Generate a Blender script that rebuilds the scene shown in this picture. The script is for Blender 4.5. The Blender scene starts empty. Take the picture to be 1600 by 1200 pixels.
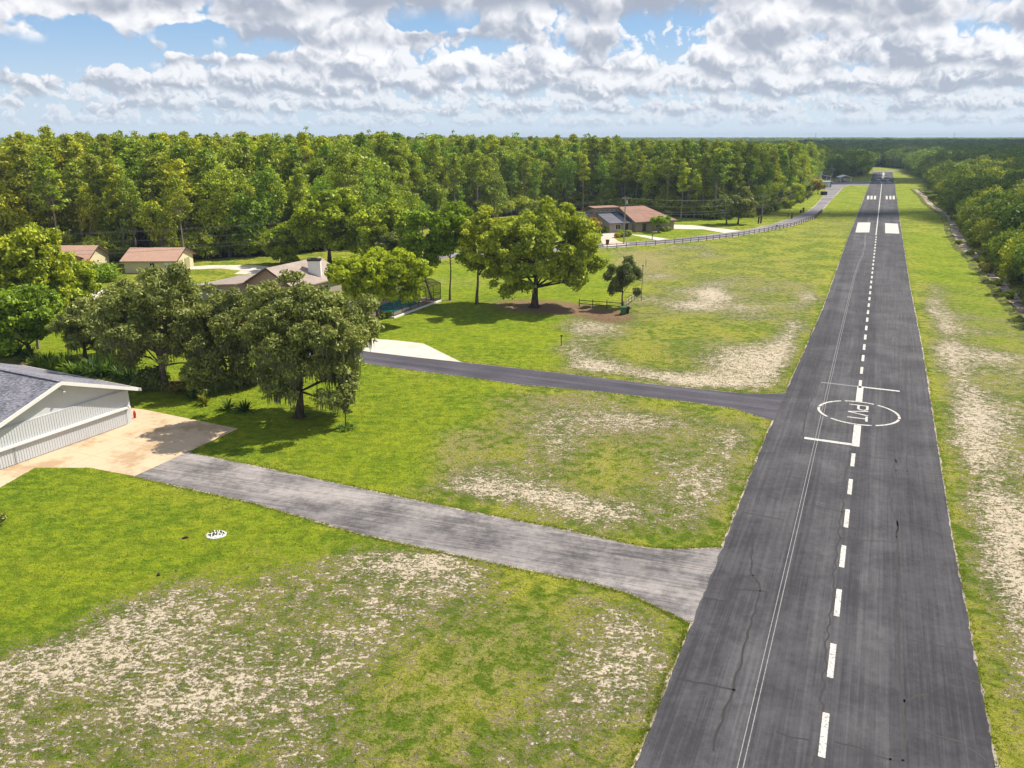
import bpy, bmesh, math, random
import numpy as np
from mathutils import Vector, Matrix, noise as mnoise

# ------------------------------------------------------------------ camera, sky, sun, exposure
C = bpy.context.scene.collection
SC = bpy.context.scene
F = 1245.0; H = 24.0; PITCH = math.atan(386 / F)
SUN_EL = math.radians(50); SUN_AZ = math.radians(62)      # azimuth clockwise from +Y (view direction)
cam = bpy.data.cameras.new('camera'); camo = bpy.data.objects.new('camera', cam); C.objects.link(camo)
cam.sensor_width = 36; cam.lens = 36 * F / 1600; cam.clip_start = 0.5; cam.clip_end = 20000
camo.location = (0, 0, H); camo.rotation_euler = (math.pi / 2 - PITCH, 0, 0)
SC.camera = camo
SC.view_settings.view_transform = 'Standard'; SC.view_settings.look = 'None'
SC.view_settings.gamma = 1; SC.view_settings.exposure = 0.53; SC.view_settings.use_curve_mapping = False
sun = bpy.data.lights.new('sun', 'SUN'); suno = bpy.data.objects.new('sun', sun); C.objects.link(suno)
sun.energy = 5.0; sun.angle = math.radians(0.55); sun.color = (1.0, 0.93, 0.80)
SUNV = Vector((math.sin(SUN_AZ) * math.cos(SUN_EL), math.cos(SUN_AZ) * math.cos(SUN_EL), math.sin(SUN_EL)))
suno.rotation_euler = SUNV.to_track_quat('Z', 'Y').to_euler()
SC.cycles.max_bounces = 6; SC.cycles.diffuse_bounces = 2; SC.cycles.transmission_bounces = 4
SC.cycles.transparent_max_bounces = 12; SC.cycles.volume_bounces = 0; SC.cycles.glossy_bounces = 2


# ------------------------------------------------------------------ node helper
class NT:
    def __init__(s, tree):
        s.t = tree; s.t.nodes.clear()
    def n(s, typ, **kw):
        nd = s.t.nodes.new(typ)
        for k, v in kw.items(): setattr(nd, k, v)
        return nd
    def put(s, sock, v):
        if isinstance(v, bpy.types.NodeSocket): s.t.links.new(v, sock)
        elif v is not None:
            if hasattr(sock.default_value, '__len__'):
                if not hasattr(v, '__len__'): v = (v,) * len(sock.default_value)
                elif len(v) == 3 and len(sock.default_value) == 4: v = (*v, 1)
            sock.default_value = v
    def m(s, op, a, b=None, c=None, clamp=False):
        nd = s.n('ShaderNodeMath', operation=op, use_clamp=clamp)
        s.put(nd.inputs[0], a); s.put(nd.inputs[1], b); s.put(nd.inputs[2], c)
        return nd.outputs[0]
    def add(s, a, b): return s.m('ADD', a, b)
    def sub(s, a, b): return s.m('SUBTRACT', a, b)
    def mul(s, a, b): return s.m('MULTIPLY', a, b)
    def ss(s, x, lo, hi, a=0.0, b=1.0):
        nd = s.n('ShaderNodeMapRange', interpolation_type='SMOOTHSTEP')
        s.put(nd.inputs[0], x); s.put(nd.inputs[1], lo); s.put(nd.inputs[2], hi); s.put(nd.inputs[3], a); s.put(nd.inputs[4], b)
        return nd.outputs[0]
    def mix(s, f, a, b, mode='MIX'):
        nd = s.n('ShaderNodeMix', data_type='RGBA', blend_type=mode)
        s.put(nd.inputs[0], f); s.put(nd.inputs[6], a); s.put(nd.inputs[7], b)
        return nd.outputs[2]
    def noise(s, vec, scale=1.0, detail=4.0, rough=0.55, dist=0.0):
        nd = s.n('ShaderNodeTexNoise')
        s.put(nd.inputs['Vector'], vec); s.put(nd.inputs['Scale'], scale); s.put(nd.inputs['Detail'], detail)
        s.put(nd.inputs['Roughness'], rough); s.put(nd.inputs['Distortion'], dist)
        return nd.outputs[0]
    def vor(s, vec, scale=1.0, feat='F1', rand=1.0):
        nd = s.n('ShaderNodeTexVoronoi', feature=feat)
        s.put(nd.inputs['Vector'], vec); s.put(nd.inputs['Scale'], scale); s.put(nd.inputs['Randomness'], rand)
        return nd
    def map(s, vec, scale=(1, 1, 1), rot=(0, 0, 0), loc=(0, 0, 0)):
        nd = s.n('ShaderNodeMapping'); s.put(nd.inputs[0], vec)
        nd.inputs['Scale'].default_value = scale; nd.inputs['Rotation'].default_value = rot; nd.inputs['Location'].default_value = loc
        return nd.outputs[0]
    def xyz(s, x, y, z=0.0):
        nd = s.n('ShaderNodeCombineXYZ'); s.put(nd.inputs[0], x); s.put(nd.inputs[1], y); s.put(nd.inputs[2], z)
        return nd.outputs[0]
    def sep(s, v):
        nd = s.n('ShaderNodeSeparateXYZ'); s.put(nd.inputs[0], v); return nd.outputs
    def attr(s, name, out='Fac'):
        nd = s.n('ShaderNodeAttribute', attribute_name=name); return nd.outputs[out]
    def vm(s, op, a, b=None, sc=None):
        nd = s.n('ShaderNodeVectorMath', operation=op); s.put(nd.inputs[0], a)
        if b is not None: s.put(nd.inputs[1], b)
        if sc is not None: s.put(nd.inputs['Scale'], sc)
        return nd.outputs[0]
    def bump(s, h, strength=0.5, dist=0.1):
        nd = s.n('ShaderNodeBump'); s.put(nd.inputs['Height'], h); s.put(nd.inputs['Strength'], strength); s.put(nd.inputs['Distance'], dist)
        return nd.outputs[0]
    def pos(s): return s.n('ShaderNodeNewGeometry').outputs['Position']
    def obj(s): return s.n('ShaderNodeTexCoord').outputs['Object']


def mat(name, fn, disp=None):
    m = bpy.data.materials.new(name); m.use_nodes = True
    k = NT(m.node_tree)
    out = k.n('ShaderNodeOutputMaterial')
    sh = fn(k); k.t.links.new(sh, out.inputs['Surface'])
    return m


def pbsdf(k, col, rough=0.8, normal=None, spec=0.3, metal=0.0):
    p = k.n('ShaderNodeBsdfPrincipled')
    k.put(p.inputs['Base Color'], col); k.put(p.inputs['Roughness'], rough); k.put(p.inputs['Specular IOR Level'], spec)
    k.put(p.inputs['Metallic'], metal)
    if normal is not None: k.put(p.inputs['Normal'], normal)
    return p.outputs[0]


# ------------------------------------------------------------------ sky
def build_world():
    w = bpy.data.worlds.new('World'); SC.world = w; w.use_nodes = True
    w.cycles.sampling_method = 'MANUAL'; w.cycles.sample_map_resolution = 128
    k = NT(w.node_tree)
    out = k.n('ShaderNodeOutputWorld'); bg = k.n('ShaderNodeBackground')
    k.t.links.new(bg.outputs[0], out.inputs[0])
    sky = k.n('ShaderNodeTexSky', sky_type='NISHITA', sun_disc=False)
    sky.sun_elevation = SUN_EL; sky.sun_rotation = SUN_AZ; sky.air_density = 1.0; sky.dust_density = 0.6; sky.ozone_density = 1.6
    d = k.n('ShaderNodeTexCoord').outputs['Generated']
    x, y, z = k.sep(d)
    u = k.mul(k.m('ARCTAN2', x, y), 12.45)
    wv = k.mul(k.m('ARCSINE', z), 12.45)
    base = k.vm('SCALE', sky.outputs[0], sc=0.085)
    # clear air between the clouds, paler toward the horizon
    blue = k.mix(k.ss(wv, 0.1, 2.0), (0.42, 0.53, 0.67), (0.17, 0.335, 0.58))
    col = k.mix(0.75, base, blue)
    # (base elevation, thickness, feature scale, coverage, seed, brightness)
    layers = [(0.16, 0.22, 3.6, 0.12, 1.3, 0.90), (0.34, 0.34, 2.6, 0.13, 7.1, 0.93), (0.58, 0.46, 1.8, 0.13, 13.7, 0.97),
              (0.88, 0.62, 1.25, 0.10, 23.3, 1.0), (1.24, 0.80, 0.90, 0.10, 31.9, 1.0), (1.66, 1.2, 0.62, 0.09, 47.7, 0.98)]
    gapc = [(2.0 - 8.0, 1.12, 1.25, 0.36), (6.9 - 8.0, 1.58, 0.62, 0.20), (13.9 - 8.0, 2.0, 0.6, 0.22), (4.6 - 8.0, 2.1, 0.35, 0.2), (3.9 - 8, 1.25, 1.0, .22)]
    gap = None
    for (gx, gy, rx, ry) in gapc:
        e = k.add(k.m('POWER', k.mul(k.sub(u, gx), 1 / rx), 2.0), k.m('POWER', k.mul(k.sub(wv, gy), 1 / ry), 2.0))
        e = k.ss(e, 1.8, 0.1)
        gap = e if gap is None else k.m('MAXIMUM', gap, e)
    warp = k.n('ShaderNodeTexNoise'); k.put(warp.inputs['Vector'], k.xyz(k.mul(u, 3.0), k.mul(wv, 4.0), 4.0)); k.put(warp.inputs['Scale'], 1.0); k.put(warp.inputs['Detail'], 3.0)
    wo = k.vm('SCALE', k.vm('SUBTRACT', warp.outputs['Color'], (.5, .5, .5)), sc=0.30)
    for (b, th, s, cov, seed, br) in layers:
        wob = k.noise(k.xyz(k.mul(u, s * 0.5), seed, 0.0), 1.0, 1.0)
        bl = k.add(k.mul(k.sub(wob, 0.5), th * 0.7), b)
        t = k.mul(k.sub(wv, bl), 1 / th)
        P = k.vm('ADD', k.xyz(k.mul(u, s), k.mul(wv, s * 0.98), seed), k.vm('SCALE', wo, sc=s * .8))
        def puff(Q):
            a1 = k.m('ABSOLUTE', k.sub(k.noise(Q, 1.9, 0.0), 0.5)); a2 = k.m('ABSOLUTE', k.sub(k.noise(Q, 4.3, 0.0), 0.5)); a3 = k.m('ABSOLUTE', k.sub(k.noise(Q, 9.7, 0.0), 0.5))
            return k.add(k.add(k.mul(a1, 1.5), k.mul(a2, 0.75)), k.mul(a3, 0.38))
        n = k.noise(P, 1.1, 6.0, 0.46)
        pf = puff(P); off = k.vm('ADD', P, (0.07, 0.10, 0.0)); pf2 = puff(off)
        n2 = k.noise(k.vm('ADD', P, (0.15, 0.24, 0.0)), 1.1, 2.0, 0.5)
        big = k.noise(k.xyz(k.mul(u, s * 0.45), k.mul(wv, s * 0.6), seed + 3.1), 1.0, 1.0)
        f = k.add(k.mul(k.sub(n, 0.5), 1.7), k.mul(k.sub(big, 0.5), 1.9))
        f = k.add(f, k.mul(k.sub(pf, 0.3), 0.75))
        f = k.add(f, 0.36 + cov)
        f = k.sub(f, k.mul(k.m('MAXIMUM', t, 0.0), 0.36))
        f = k.sub(f, k.mul(gap, 0.62))
        dens = k.mul(k.ss(f, 0.0, 0.17), k.ss(k.add(t, k.mul(k.sub(n, 0.5), 1.1)), -0.12, 0.12))
        relief = k.add(k.mul(k.sub(n, n2), 2.3), k.mul(k.sub(pf, pf2), 1.5))
        lit = k.add(k.add(k.mul(k.ss(t, -0.08, 0.55), 0.66), relief), k.mul(k.sub(1.0, k.ss(f, 0.0, 0.9)), 0.26))
        lit = k.ss(lit, 0.0, 1.05)
        cc = k.mix(lit, (0.30 * br, 0.335 * br, 0.405 * br), (0.71 * br, 0.71 * br, 0.725 * br))
        air = min(math.exp(-2.9 * b), 0.58)
        cc = k.mix(air, cc, (0.45, 0.53, 0.62))
        col = k.mix(k.mul(dens, 0.97), col, cc)
    # horizon mist
    col = k.mix(k.ss(wv, 0.36, -0.05, 0.0, 0.7), col, (0.43, 0.515, 0.61))
    # the rest of the dome: broken cloud on Nishita blue
    gen = k.noise(k.vm('SCALE', d, sc=3.0), 1.0, 5.0)
    dome = k.mix(k.ss(gen, 0.42, 0.60), base, (0.62, 0.66, 0.72))
    col = k.mix(k.ss(wv, 2.6, 4.2), col, dome)
    k.put(bg.inputs[0], col); bg.inputs[1].default_value = 1.0


build_world()


# ------------------------------------------------------------------ picture point -> place on the ground
def ray(x, y):
    u = (x - 800) / F; v = (600 - y) / F
    return np.array([u, math.cos(PITCH) + v * math.sin(PITCH), -math.sin(PITCH) + v * math.cos(PITCH)])
def g(x, y, z=0.0):
    r = ray(x, y); t = (z - H) / r[2]
    return np.array([r[0] * t, r[1] * t, z])
def onplane(x, y, p, n):
    r = ray(x, y); p = np.array([*p[:2], 0.0]); n = np.array([*n[:2], 0.0])
    t = (p - np.array([0, 0, H])) @ n / (r @ n)
    return np.array([0, 0, H]) + r * t
def toph(x, y, yt):
    return float(onplane(x, yt, g(x, y), (0, 1))[2])
def pxof(X, Y, Z=0.0):
    dz = Z - H; zz = Y * math.cos(PITCH) - dz * math.sin(PITCH); yy = Y * math.sin(PITCH) + dz * math.cos(PITCH)
    return 800 + F * X / zz, 600 - F * yy / zz


# runway frame: s along, t across
RA = g(1320, 640)[:2]; RD = np.array([.41, .912]); RD /= np.linalg.norm(RD); RN = np.array([RD[1], -RD[0]])
RANG = math.atan2(RD[0], RD[1])
def rw(s, t, z=0.0):
    p = RA + RD * s + RN * t
    return (float(p[0]), float(p[1]), z)


# ------------------------------------------------------------------ object helpers
def tag(o, label=None, cat=None, group=None, kind=None):
    if label: o['label'] = label
    if cat: o['category'] = cat
    if group: o['group'] = group
    if kind: o['kind'] = kind
    return o
def empty(name, loc, label, cat, group=None, rz=0.0):
    o = bpy.data.objects.new(name, None); C.objects.link(o); o.location = loc; o.rotation_euler[2] = rz; o.empty_display_size = 0.3
    return tag(o, label, cat, group)
def link(name, me, parent=None, mats=()):
    o = bpy.data.objects.new(name, me); C.objects.link(o)
    for m in mats: me.materials.append(m)
    if parent is not None: o.parent = parent
    return o


class MB:
    """collects polygons; build() makes one mesh object (coordinates are local to the parent's origin)"""
    def __init__(s): s.v = []; s.f = []; s.mi = []
    def face(s, pts, mi=0):
        i = len(s.v); s.v += [tuple(map(float, p)) for p in pts]; s.f.append(tuple(range(i, i + len(pts)))); s.mi.append(mi)
    def box(s, c, d, ax=(1, 0, 0), mi=0, az=(0, 0, 1)):
        ax = Vector(ax).normalized(); az = Vector(az).normalized(); ay = az.cross(ax).normalized(); az = ax.cross(ay)
        c = Vector(c); i = len(s.v)
        for sx in (-.5, .5):
            for sy in (-.5, .5):
                for sz in (-.5, .5): s.v.append(tuple(c + ax * d[0] * sx + ay * d[1] * sy + az * d[2] * sz))
        for q in ((0, 1, 3, 2), (4, 6, 7, 5), (0, 4, 5, 1), (2, 3, 7, 6), (0, 2, 6, 4), (1, 5, 7, 3)):
            s.f.append(tuple(i + a for a in q)); s.mi.append(mi)
    def bar(s, a, b, w, h=None, mi=0):
        a = Vector(a); b = Vector(b); d = b - a; up = Vector((0, 0, 1)) if abs(d.normalized().z) < .95 else Vector((1, 0, 0))
        s.box((a + b) / 2, (d.length, w, h or w), d, mi, up)
    def tube(s, pts, rad, n=7, mi=0, cap=True):
        pts = [Vector(p) for p in pts]; base = len(s.v)
        for i, p in enumerate(pts):
            d = (pts[min(i + 1, len(pts) - 1)] - pts[max(i - 1, 0)]).normalized()
            a = d.orthogonal().normalized() if abs(d.z) < .9 else Vector((1, 0, 0)); a = (a - d * a.dot(d)).normalized(); b = d.cross(a)
            r = rad[i] if hasattr(rad, '__len__') else rad
            for j in range(n):
                th = 2 * math.pi * j / n; s.v.append(tuple(p + (a * math.cos(th) + b * math.sin(th)) * r))
        for i in range(len(pts) - 1):
            for j in range(n):
                q = base + i * n + j; q2 = base + i * n + (j + 1) % n
                s.f.append((q, q2, q2 + n, q + n)); s.mi.append(mi)
        if cap:
            s.f.append(tuple(base + (len(pts) - 1) * n + j for j in range(n))); s.mi.append(mi)
            s.f.append(tuple(base + n - 1 - j for j in range(n))); s.mi.append(mi)
    def cyl(s, a, b, r, n=10, mi=0): s.tube([a, b], r, n, mi)
    def prism(s, pts, dz, mi=0):
        """polygon (list of 3-D points) extruded down by vector dz"""
        pts = [Vector(p) for p in pts]; dz = Vector(dz); i = len(s.v); n = len(pts)
        s.v += [tuple(p) for p in pts] + [tuple(p + dz) for p in pts]
        s.f.append(tuple(range(i, i + n))); s.f.append(tuple(range(i + 2 * n - 1, i + n - 1, -1))); s.mi += [mi, mi]
        for j in range(n):
            s.f.append((i + j, i + n + j, i + n + (j + 1) % n, i + (j + 1) % n)); s.mi.append(mi)
    def build(s, name, mats, parent=None, smooth=False):
        me = bpy.data.meshes.new(name); me.from_pydata(s.v, [], s.f)
        if not hasattr(mats, '__len__'): mats = (mats,)
        for m in mats: me.materials.append(m)
        me.polygons.foreach_set('material_index', s.mi)
        me.update()
        bm = bmesh.new(); bm.from_mesh(me); bmesh.ops.recalc_face_normals(bm, faces=bm.faces); bm.to_mesh(me); bm.free()
        if smooth: me.polygons.foreach_set('use_smooth', [True] * len(me.polygons))
        o = bpy.data.objects.new(name, me); C.objects.link(o)
        if parent is not None: o.parent = parent
        return o


def ragged(pts, step=0.5, amp=0.05, seed=0, zz=0.0):
    """resample a world polygon outline and roughen it"""
    out = []; n = len(pts)
    for i in range(n):
        a = np.array(pts[i][:2], float); b = np.array(pts[(i + 1) % n][:2], float); L = np.linalg.norm(b - a)
        if L < 1e-6: continue
        st = max(step, 0.006 * np.linalg.norm(a)); m = max(1, min(400, int(L / st)))
        nn = np.array([(b - a)[1], -(b - a)[0]]) / L
        for j in range(m):
            p = a + (b - a) * j / m
            w = mnoise.noise(Vector((p[0] * 0.9, p[1] * 0.9, seed))) + 0.6 * mnoise.noise(Vector((p[0] * 3.1, p[1] * 3.1, seed + 5)))
            if j == 0: w *= .3
            p = p + nn * w * amp
            out.append((p[0], p[1], zz))
    return out
def sheet(name, pts, z, m, kind='structure', step=0.5, amp=0.05, seed=0, parent=None):
    pts = ragged(pts, step, amp, seed)
    bm = bmesh.new(); vs = [bm.verts.new((p[0], p[1], z)) for p in pts]
    f = bm.faces.new(vs); bmesh.ops.triangulate(bm, faces=[f])
    me = bpy.data.meshes.new(name); bm.to_mesh(me); bm.free(); me.materials.append(m)
    if len(me.polygons) and me.polygons[0].normal.z < 0: me.flip_normals()
    o = bpy.data.objects.new(name, me); C.objects.link(o)
    if parent is not None: o.parent = parent
    elif kind: o['kind'] = kind
    return o
def pxs(l): return [g(*p) for p in l]
def grow(pts, d):
    """push a polygon outline outward by d"""
    P = [np.array(p[:2], float) for p in pts]; n = len(P)
    area = sum(P[i][0] * P[(i + 1) % n][1] - P[(i + 1) % n][0] * P[i][1] for i in range(n))
    sg = 1 if area > 0 else -1; out = []
    for i in range(n):
        a = P[i] - P[i - 1]; b = P[(i + 1) % n] - P[i]
        a = a / (np.linalg.norm(a) + 1e-9); b = b / (np.linalg.norm(b) + 1e-9)
        nn = np.array([a[1] + b[1], -(a[0] + b[0])]); nn /= (np.linalg.norm(nn) + 1e-9)
        out.append((*(P[i] + sg * nn * d), 0))
    return out


# ------------------------------------------------------------------ ground
def blob(X, Y, cx, cy, rx, ry, ang=0.0):
    a = math.radians(ang); dx = X - cx; dy = Y - cy
    u = dx * math.cos(a) + dy * math.sin(a); v = -dx * math.sin(a) + dy * math.cos(a)
    return np.exp(-((u / rx) ** 2 + (v / ry) ** 2))


def inpoly(X, Y, P):
    r = np.zeros(X.shape, bool); n = len(P)
    for i in range(n):
        x1, y1 = P[i]; x2, y2 = P[(i + 1) % n]
        c = ((y1 > Y) != (y2 > Y)) & (X < (x2 - x1) * (Y - y1) / (y2 - y1 + 1e-12) + x1)
        r ^= c
    return r


FOREST_EDGE = [(-260, 436), (-60, 424), (100, 412), (300, 408), (430, 400), (560, 388), (700, 350), (860, 329), (960, 331), (1060, 340), (1120, 343), (1180, 336), (1235, 316), (1262, 303), (1279, 292)]
FE = np.array([g(*p)[:2] for p in FOREST_EDGE])
def forest_y(x): return np.interp(x, FE[:, 0], FE[:, 1])
RIGHT_EDGE = [(1780, 620), (1665, 520), (1612, 470), (1580, 438), (1545, 404), (1512, 370), (1497, 345), (1480, 325), (1463, 306), (1456, 294), (1447, 281), (1432, 274), (1424, 268), (1419, 264)]
RE = np.array([g(*p)[:2] for p in RIGHT_EDGE])
def right_x(y): return np.interp(y, RE[:, 1], RE[:, 0])


def gr_mat(k):
    P = k.pos()
    sand = k.attr('sand'); dry = k.attr('dry'); lush = k.attr('lush'); mulch = k.attr('mulch'); wood = k.attr('wood')
    mow = k.map(P, rot=(0, 0, math.radians(-66)), scale=(0.35, 1.6, 1))
    fine = k.noise(P, 5.5, 5.0, 0.7)
    mid = k.noise(P, 1.1, 5.0, 0.62, 0.4)
    big = k.noise(P, 0.16, 4.0, 0.6)
    tuft = k.noise(k.map(P, rot=(0, 0, .5), scale=(1.0, 1.7, 1)), 2.4, 6.0, 0.68, 0.6)
    stripe = k.noise(mow, 1.3, 3.0, 0.6)
    vf = k.noise(P, 22.0, 3.0, 0.7)
    # grass colours
    gl = k.mix(k.ss(k.add(k.mul(stripe, 0.5), k.mul(big, 0.5)), 0.38, 0.62), (0.140, 0.240, 0.012), (0.275, 0.350, 0.016))
    gp = k.mix(k.ss(k.add(big, k.mul(k.sub(mid, 0.5), 0.6)), 0.40, 0.60), (0.145, 0.225, 0.014), (0.36, 0.375, 0.042))
    gr = k.mix(lush, gp, gl)
    gr = k.mix(k.ss(k.add(tuft, k.mul(k.sub(mid, 0.5), 0.7)), 0.42, 0.60, 0.0, 0.5), gr, k.mix(lush, (0.31, 0.34, 0.05), (0.30, 0.38, 0.018)))
    wl = k.sep(k.vm('ADD', k.map(P, rot=(0, 0, math.radians(-66))), k.xyz(0.0, k.mul(k.sub(mid, 0.5), 0.5))))[1]
    mowl = k.mul(k.m('SINE', k.mul(wl, 5.2)), k.ss(big, 0.40, 0.55))
    gr = k.mix(k.mul(lush, k.ss(mowl, -0.2, 0.9, 0.0, 0.32)), gr, (0.30, 0.34, 0.03))
    gr = k.mix(1.0, gr, k.mix(k.ss(k.add(mid, k.mul(k.sub(fine, 0.5), 0.4)), 0.38, 0.62), (0.78, 0.82, 0.80), (1.15, 1.10, 1.08)), 'MULTIPLY')
    # thatch / dry straw
    straw = k.mix(fine, (0.27, 0.215, 0.09), (0.50, 0.42, 0.21))
    dmask = k.ss(k.add(k.mul(k.add(k.mul(fine, .5), k.mul(mid, 0.5)), 1.0), k.mul(k.sub(dry, 0.5), 0.42)), 0.50, 0.66)
    gr = k.mix(k.mul(dmask, 0.8), gr, straw)
    dk = k.mul(k.ss(fine, 0.44, 0.30), k.sub(1.0, k.mul(lush, 0.55)))
    gr = k.mix(k.mul(dk, 0.65), gr, (0.065, 0.095, 0.012))
    gr = k.mix(k.ss(vf, 0.35, 0.72, 0.0, 0.45), k.mix(1.0, gr, (0.72, 0.72, 0.7), 'MULTIPLY'), k.mix(1.0, gr, (1.5, 1.45, 1.5), 'MULTIPLY'))
    # sand
    sc = k.mix(k.noise(P, 0.5, 3.0), (0.41, 0.325, 0.225), (0.52, 0.44, 0.335))
    sc = k.mix(k.ss(fine, 0.35, 0.65, 0.0, 0.4), sc, (0.58, 0.51, 0.41))
    grit = k.noise(k.map(P, rot=(0, 0, .9), scale=(1.0, 2.0, 1)), 1.9, 8.0, 0.80, 0.5)
    sn = k.add(k.add(k.mul(k.sub(grit, 0.5), 2.6), k.mul(k.sub(fine, 0.5), 1.7)), k.mul(k.sub(mid, 0.5), 1.0))
    smask = k.ss(k.add(sn, k.mul(k.sub(sand, 0.60), 0.85)), -0.17, 0.20)
    smask = k.mul(smask, k.ss(sand, 0.02, 0.10))
    thin = k.ss(k.add(sn, k.mul(k.sub(sand, 0.52), 0.9)), -0.25, 0.30, 0.0, 0.6)
    gr = k.mix(k.mul(thin, k.ss(sand, 0.1, 0.4)), gr, k.mix(fine, (0.38, 0.34, 0.09), (0.56, 0.49, 0.24)))
    col = k.mix(smask, gr, sc)
    mm = k.ss(k.add(mulch, k.add(k.mul(k.sub(fine, 0.5), 1.6), k.mul(k.sub(mid, 0.5), 1.5))), 0.40, 0.85)
    col = k.mix(mm, col, k.mix(fine, (0.15, 0.085, 0.045), (0.38, 0.26, 0.16)))
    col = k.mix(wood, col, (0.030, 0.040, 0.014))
    hgt = k.add(k.mul(fine, 0.6), k.mul(tuft, 0.7))
    hgt = k.mul(hgt, k.sub(1.0, k.mul(smask, 0.6)))
    nb = k.bump(hgt, 1.0, 0.38)
    return pbsdf(k, col, 0.95, nb, 0.1)


def build_ground():
    def lin(a, b, d0, gr_): # growing grid
        out = [a]; d = d0
        while out[-1] < b: out.append(out[-1] + d); d *= gr_
        return out
    ys = lin(14, 150, 0.8, 1.0) ; ys = ys[:-1] + lin(ys[-1], 9000, 0.9, 1.035)
    ys = [-3000, -300, -20] + ys
    xr = lin(-60, 95, 0.8, 1.0); xr = xr + lin(xr[-1], 6000, 0.9, 1.05)[1:]
    xl = [-(v) for v in lin(60, 6000, 0.9, 1.06)[1:]][::-1]
    xs = xl + xr
    xs = np.array(xs); ys = np.array(ys)
    X, Y = np.meshgrid(xs, ys); nx, ny = len(xs), len(ys)
    ZZ = np.zeros_like(X)
    Yc = np.maximum(Y, 14.0)
    zz = Yc * math.cos(PITCH) + H * math.sin(PITCH); yy = Yc * math.sin(PITCH) - H * math.cos(PITCH)
    U = 800 + F * X / zz; V = 600 - F * yy / zz
    V = np.where(Y < 14, 1400, V)
    S = (X - RA[0]) * RD[0] + (Y - RA[1]) * RD[1]; T = (X - RA[0]) * RN[0] + (Y - RA[1]) * RN[1]
    rs = np.random.RandomState(3)
    wob = lambda f, s: np.array([[0.0]])
    sand = np.zeros_like(X); dry = np.zeros_like(X) + 0.25; lush = np.zeros_like(X); mulch = np.zeros_like(X)
    def B(arr, amp, *a): arr += amp * blob(U, V, *a)
    Xw = X + 1.3 * np.sin(Y * .55 + 1.1 * np.sin(X * .31)) + .8 * np.sin(X * 1.3 + Y * .9 + 2) + .5 * np.sin(Y * 2.1 - X * .7); Yw = np.maximum(Y, 14) + 1.6 * np.sin(X * .47 + .9 * np.sin(Y * .37)) + .9 * np.sin(X * 1.1 - Y * .8) 
    zw = Yw * math.cos(PITCH) + H * math.sin(PITCH); U0, V0 = U, V; Uq = 800 + F * Xw / zw; Vq = 600 - F * (Yw * math.sin(PITCH) - H * math.cos(PITCH)) / zw; Vq = np.where(Y < 14, 1400, Vq)
    # regions of lawn (mown, bright)
    L1 = [(-400, 700), (215, 730), (420, 790), (570, 832), (420, 880), (270, 930), (60, 985), (-400, 1060)]
    L2 = [(200, 560), (620, 578), (800, 602), (760, 640), (690, 700), (640, 780), (480, 750), (280, 705), (200, 640)]
    L3 = [(540, 480), (860, 478), (900, 500), (880, 545), (860, 580), (560, 550)]
    L4 = [(-100, 470), (600, 420), (960, 395), (960, 470), (560, 560), (-100, 560)]
    for Pp in (L1, L2, L3, L4): lush[inpoly(Uq, Vq, Pp)] = 1.0
    for Pp in ([(930, 368), (1050, 357), (1135, 362), (1000, 378), (940, 376)], [(1050, 335), (1200, 330), (1180, 352), (1060, 353)], [(1225, 325), (1290, 296), (1285, 310), (1260, 332)], [(840, 355), (935, 365), (945, 385), (840, 390)], [(1290, 325), (1315, 296), (1358, 292), (1330, 345)],
               [(1395, 292), (1450, 290), (1470, 335), (1410, 345)], [(1412, 365), (1485, 362), (1560, 470), (1600, 520), (1600, 560), (1520, 520), (1430, 410)]): lush[inpoly(Uq, Vq, Pp)] = 0.8
    # sand, near left field
    f1 = inpoly(Uq, Vq, [(-300, 980), (60, 985), (270, 925), (450, 865), (570, 835), (760, 885), (1010, 950), (1080, 985), (990, 1300), (-300, 1300)])
    sand[f1] = 0.50; dry[f1] = 0.6
    for a in [(.10, 330, 960, 240, 50, -12), (.10, 200, 1010, 260, 45, -15), (.35, 560, 870, 40, 10, 10), (.6, 650, 876, 60, 14, 8), (.4, 715, 890, 40, 9, 10), (.3, 560, 1020, 45, 110, 28),
              (.3, 60, 1050, 110, 26, -12), (.4, 40, 1170, 60, 10, -10), (.35, 30, 1140, 40, 12, 0), (.28, 250, 1080, 220, 60, -8), (.3, 480, 1150, 50, 60, 25), (.45, 1010, 1050, 26, 100, 14), (.4, 905, 935, 40, 12, 20), (.3, 1000, 965, 40, 14, 20),
              (-.42, 800, 1010, 130, 80, -35), (-.38, 640, 1120, 120, 90, -35), (-.3, 120, 1110, 60, 14, 0), (-.25, 110, 1180, 60, 14, 0), (-.2, 360, 1190, 80, 30, 0), (-.25, 430, 1015, 22, 8, 0), (-.25, 365, 1027, 18, 8, 0), (-.2, 260, 1045, 60, 12, -10),
              (.15, 930, 1060, 60, 100, 20)]: B(sand, *a)
    # middle field
    f2 = inpoly(Uq, Vq, [(800, 605), (930, 614), (1070, 630), (1205, 660), (1135, 850), (1010, 850), (860, 816), (690, 785), (650, 760), (700, 690), (760, 640)])
    sand[f2] = 0.42; dry[f2] = 0.6
    for a in [(.7, 745, 762, 45, 12, 5), (.75, 850, 775, 55, 14, 8), (.6, 900, 790, 60, 13, 10), (.5, 960, 800, 40, 10, 10), (.45, 800, 810, 70, 10, 15), (.25, 870, 650, 60, 20, 0), (.3, 960, 660, 60, 16, 0), (.22, 860, 710, 30, 30, 0),
              (.35, 1040, 720, 12, 30, 35), (.3, 1100, 780, 50, 50, 0), (.25, 1150, 690, 30, 40, 0), (-.4, 950, 722, 55, 36, 0), (-.25, 780, 700, 50, 25, 0), (-.3, 1000, 640, 60, 8, 5), (-.3, 1060, 850, 60, 8, 0), (-.2, 730, 640, 40, 25, 0)]: B(sand, *a)
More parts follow.
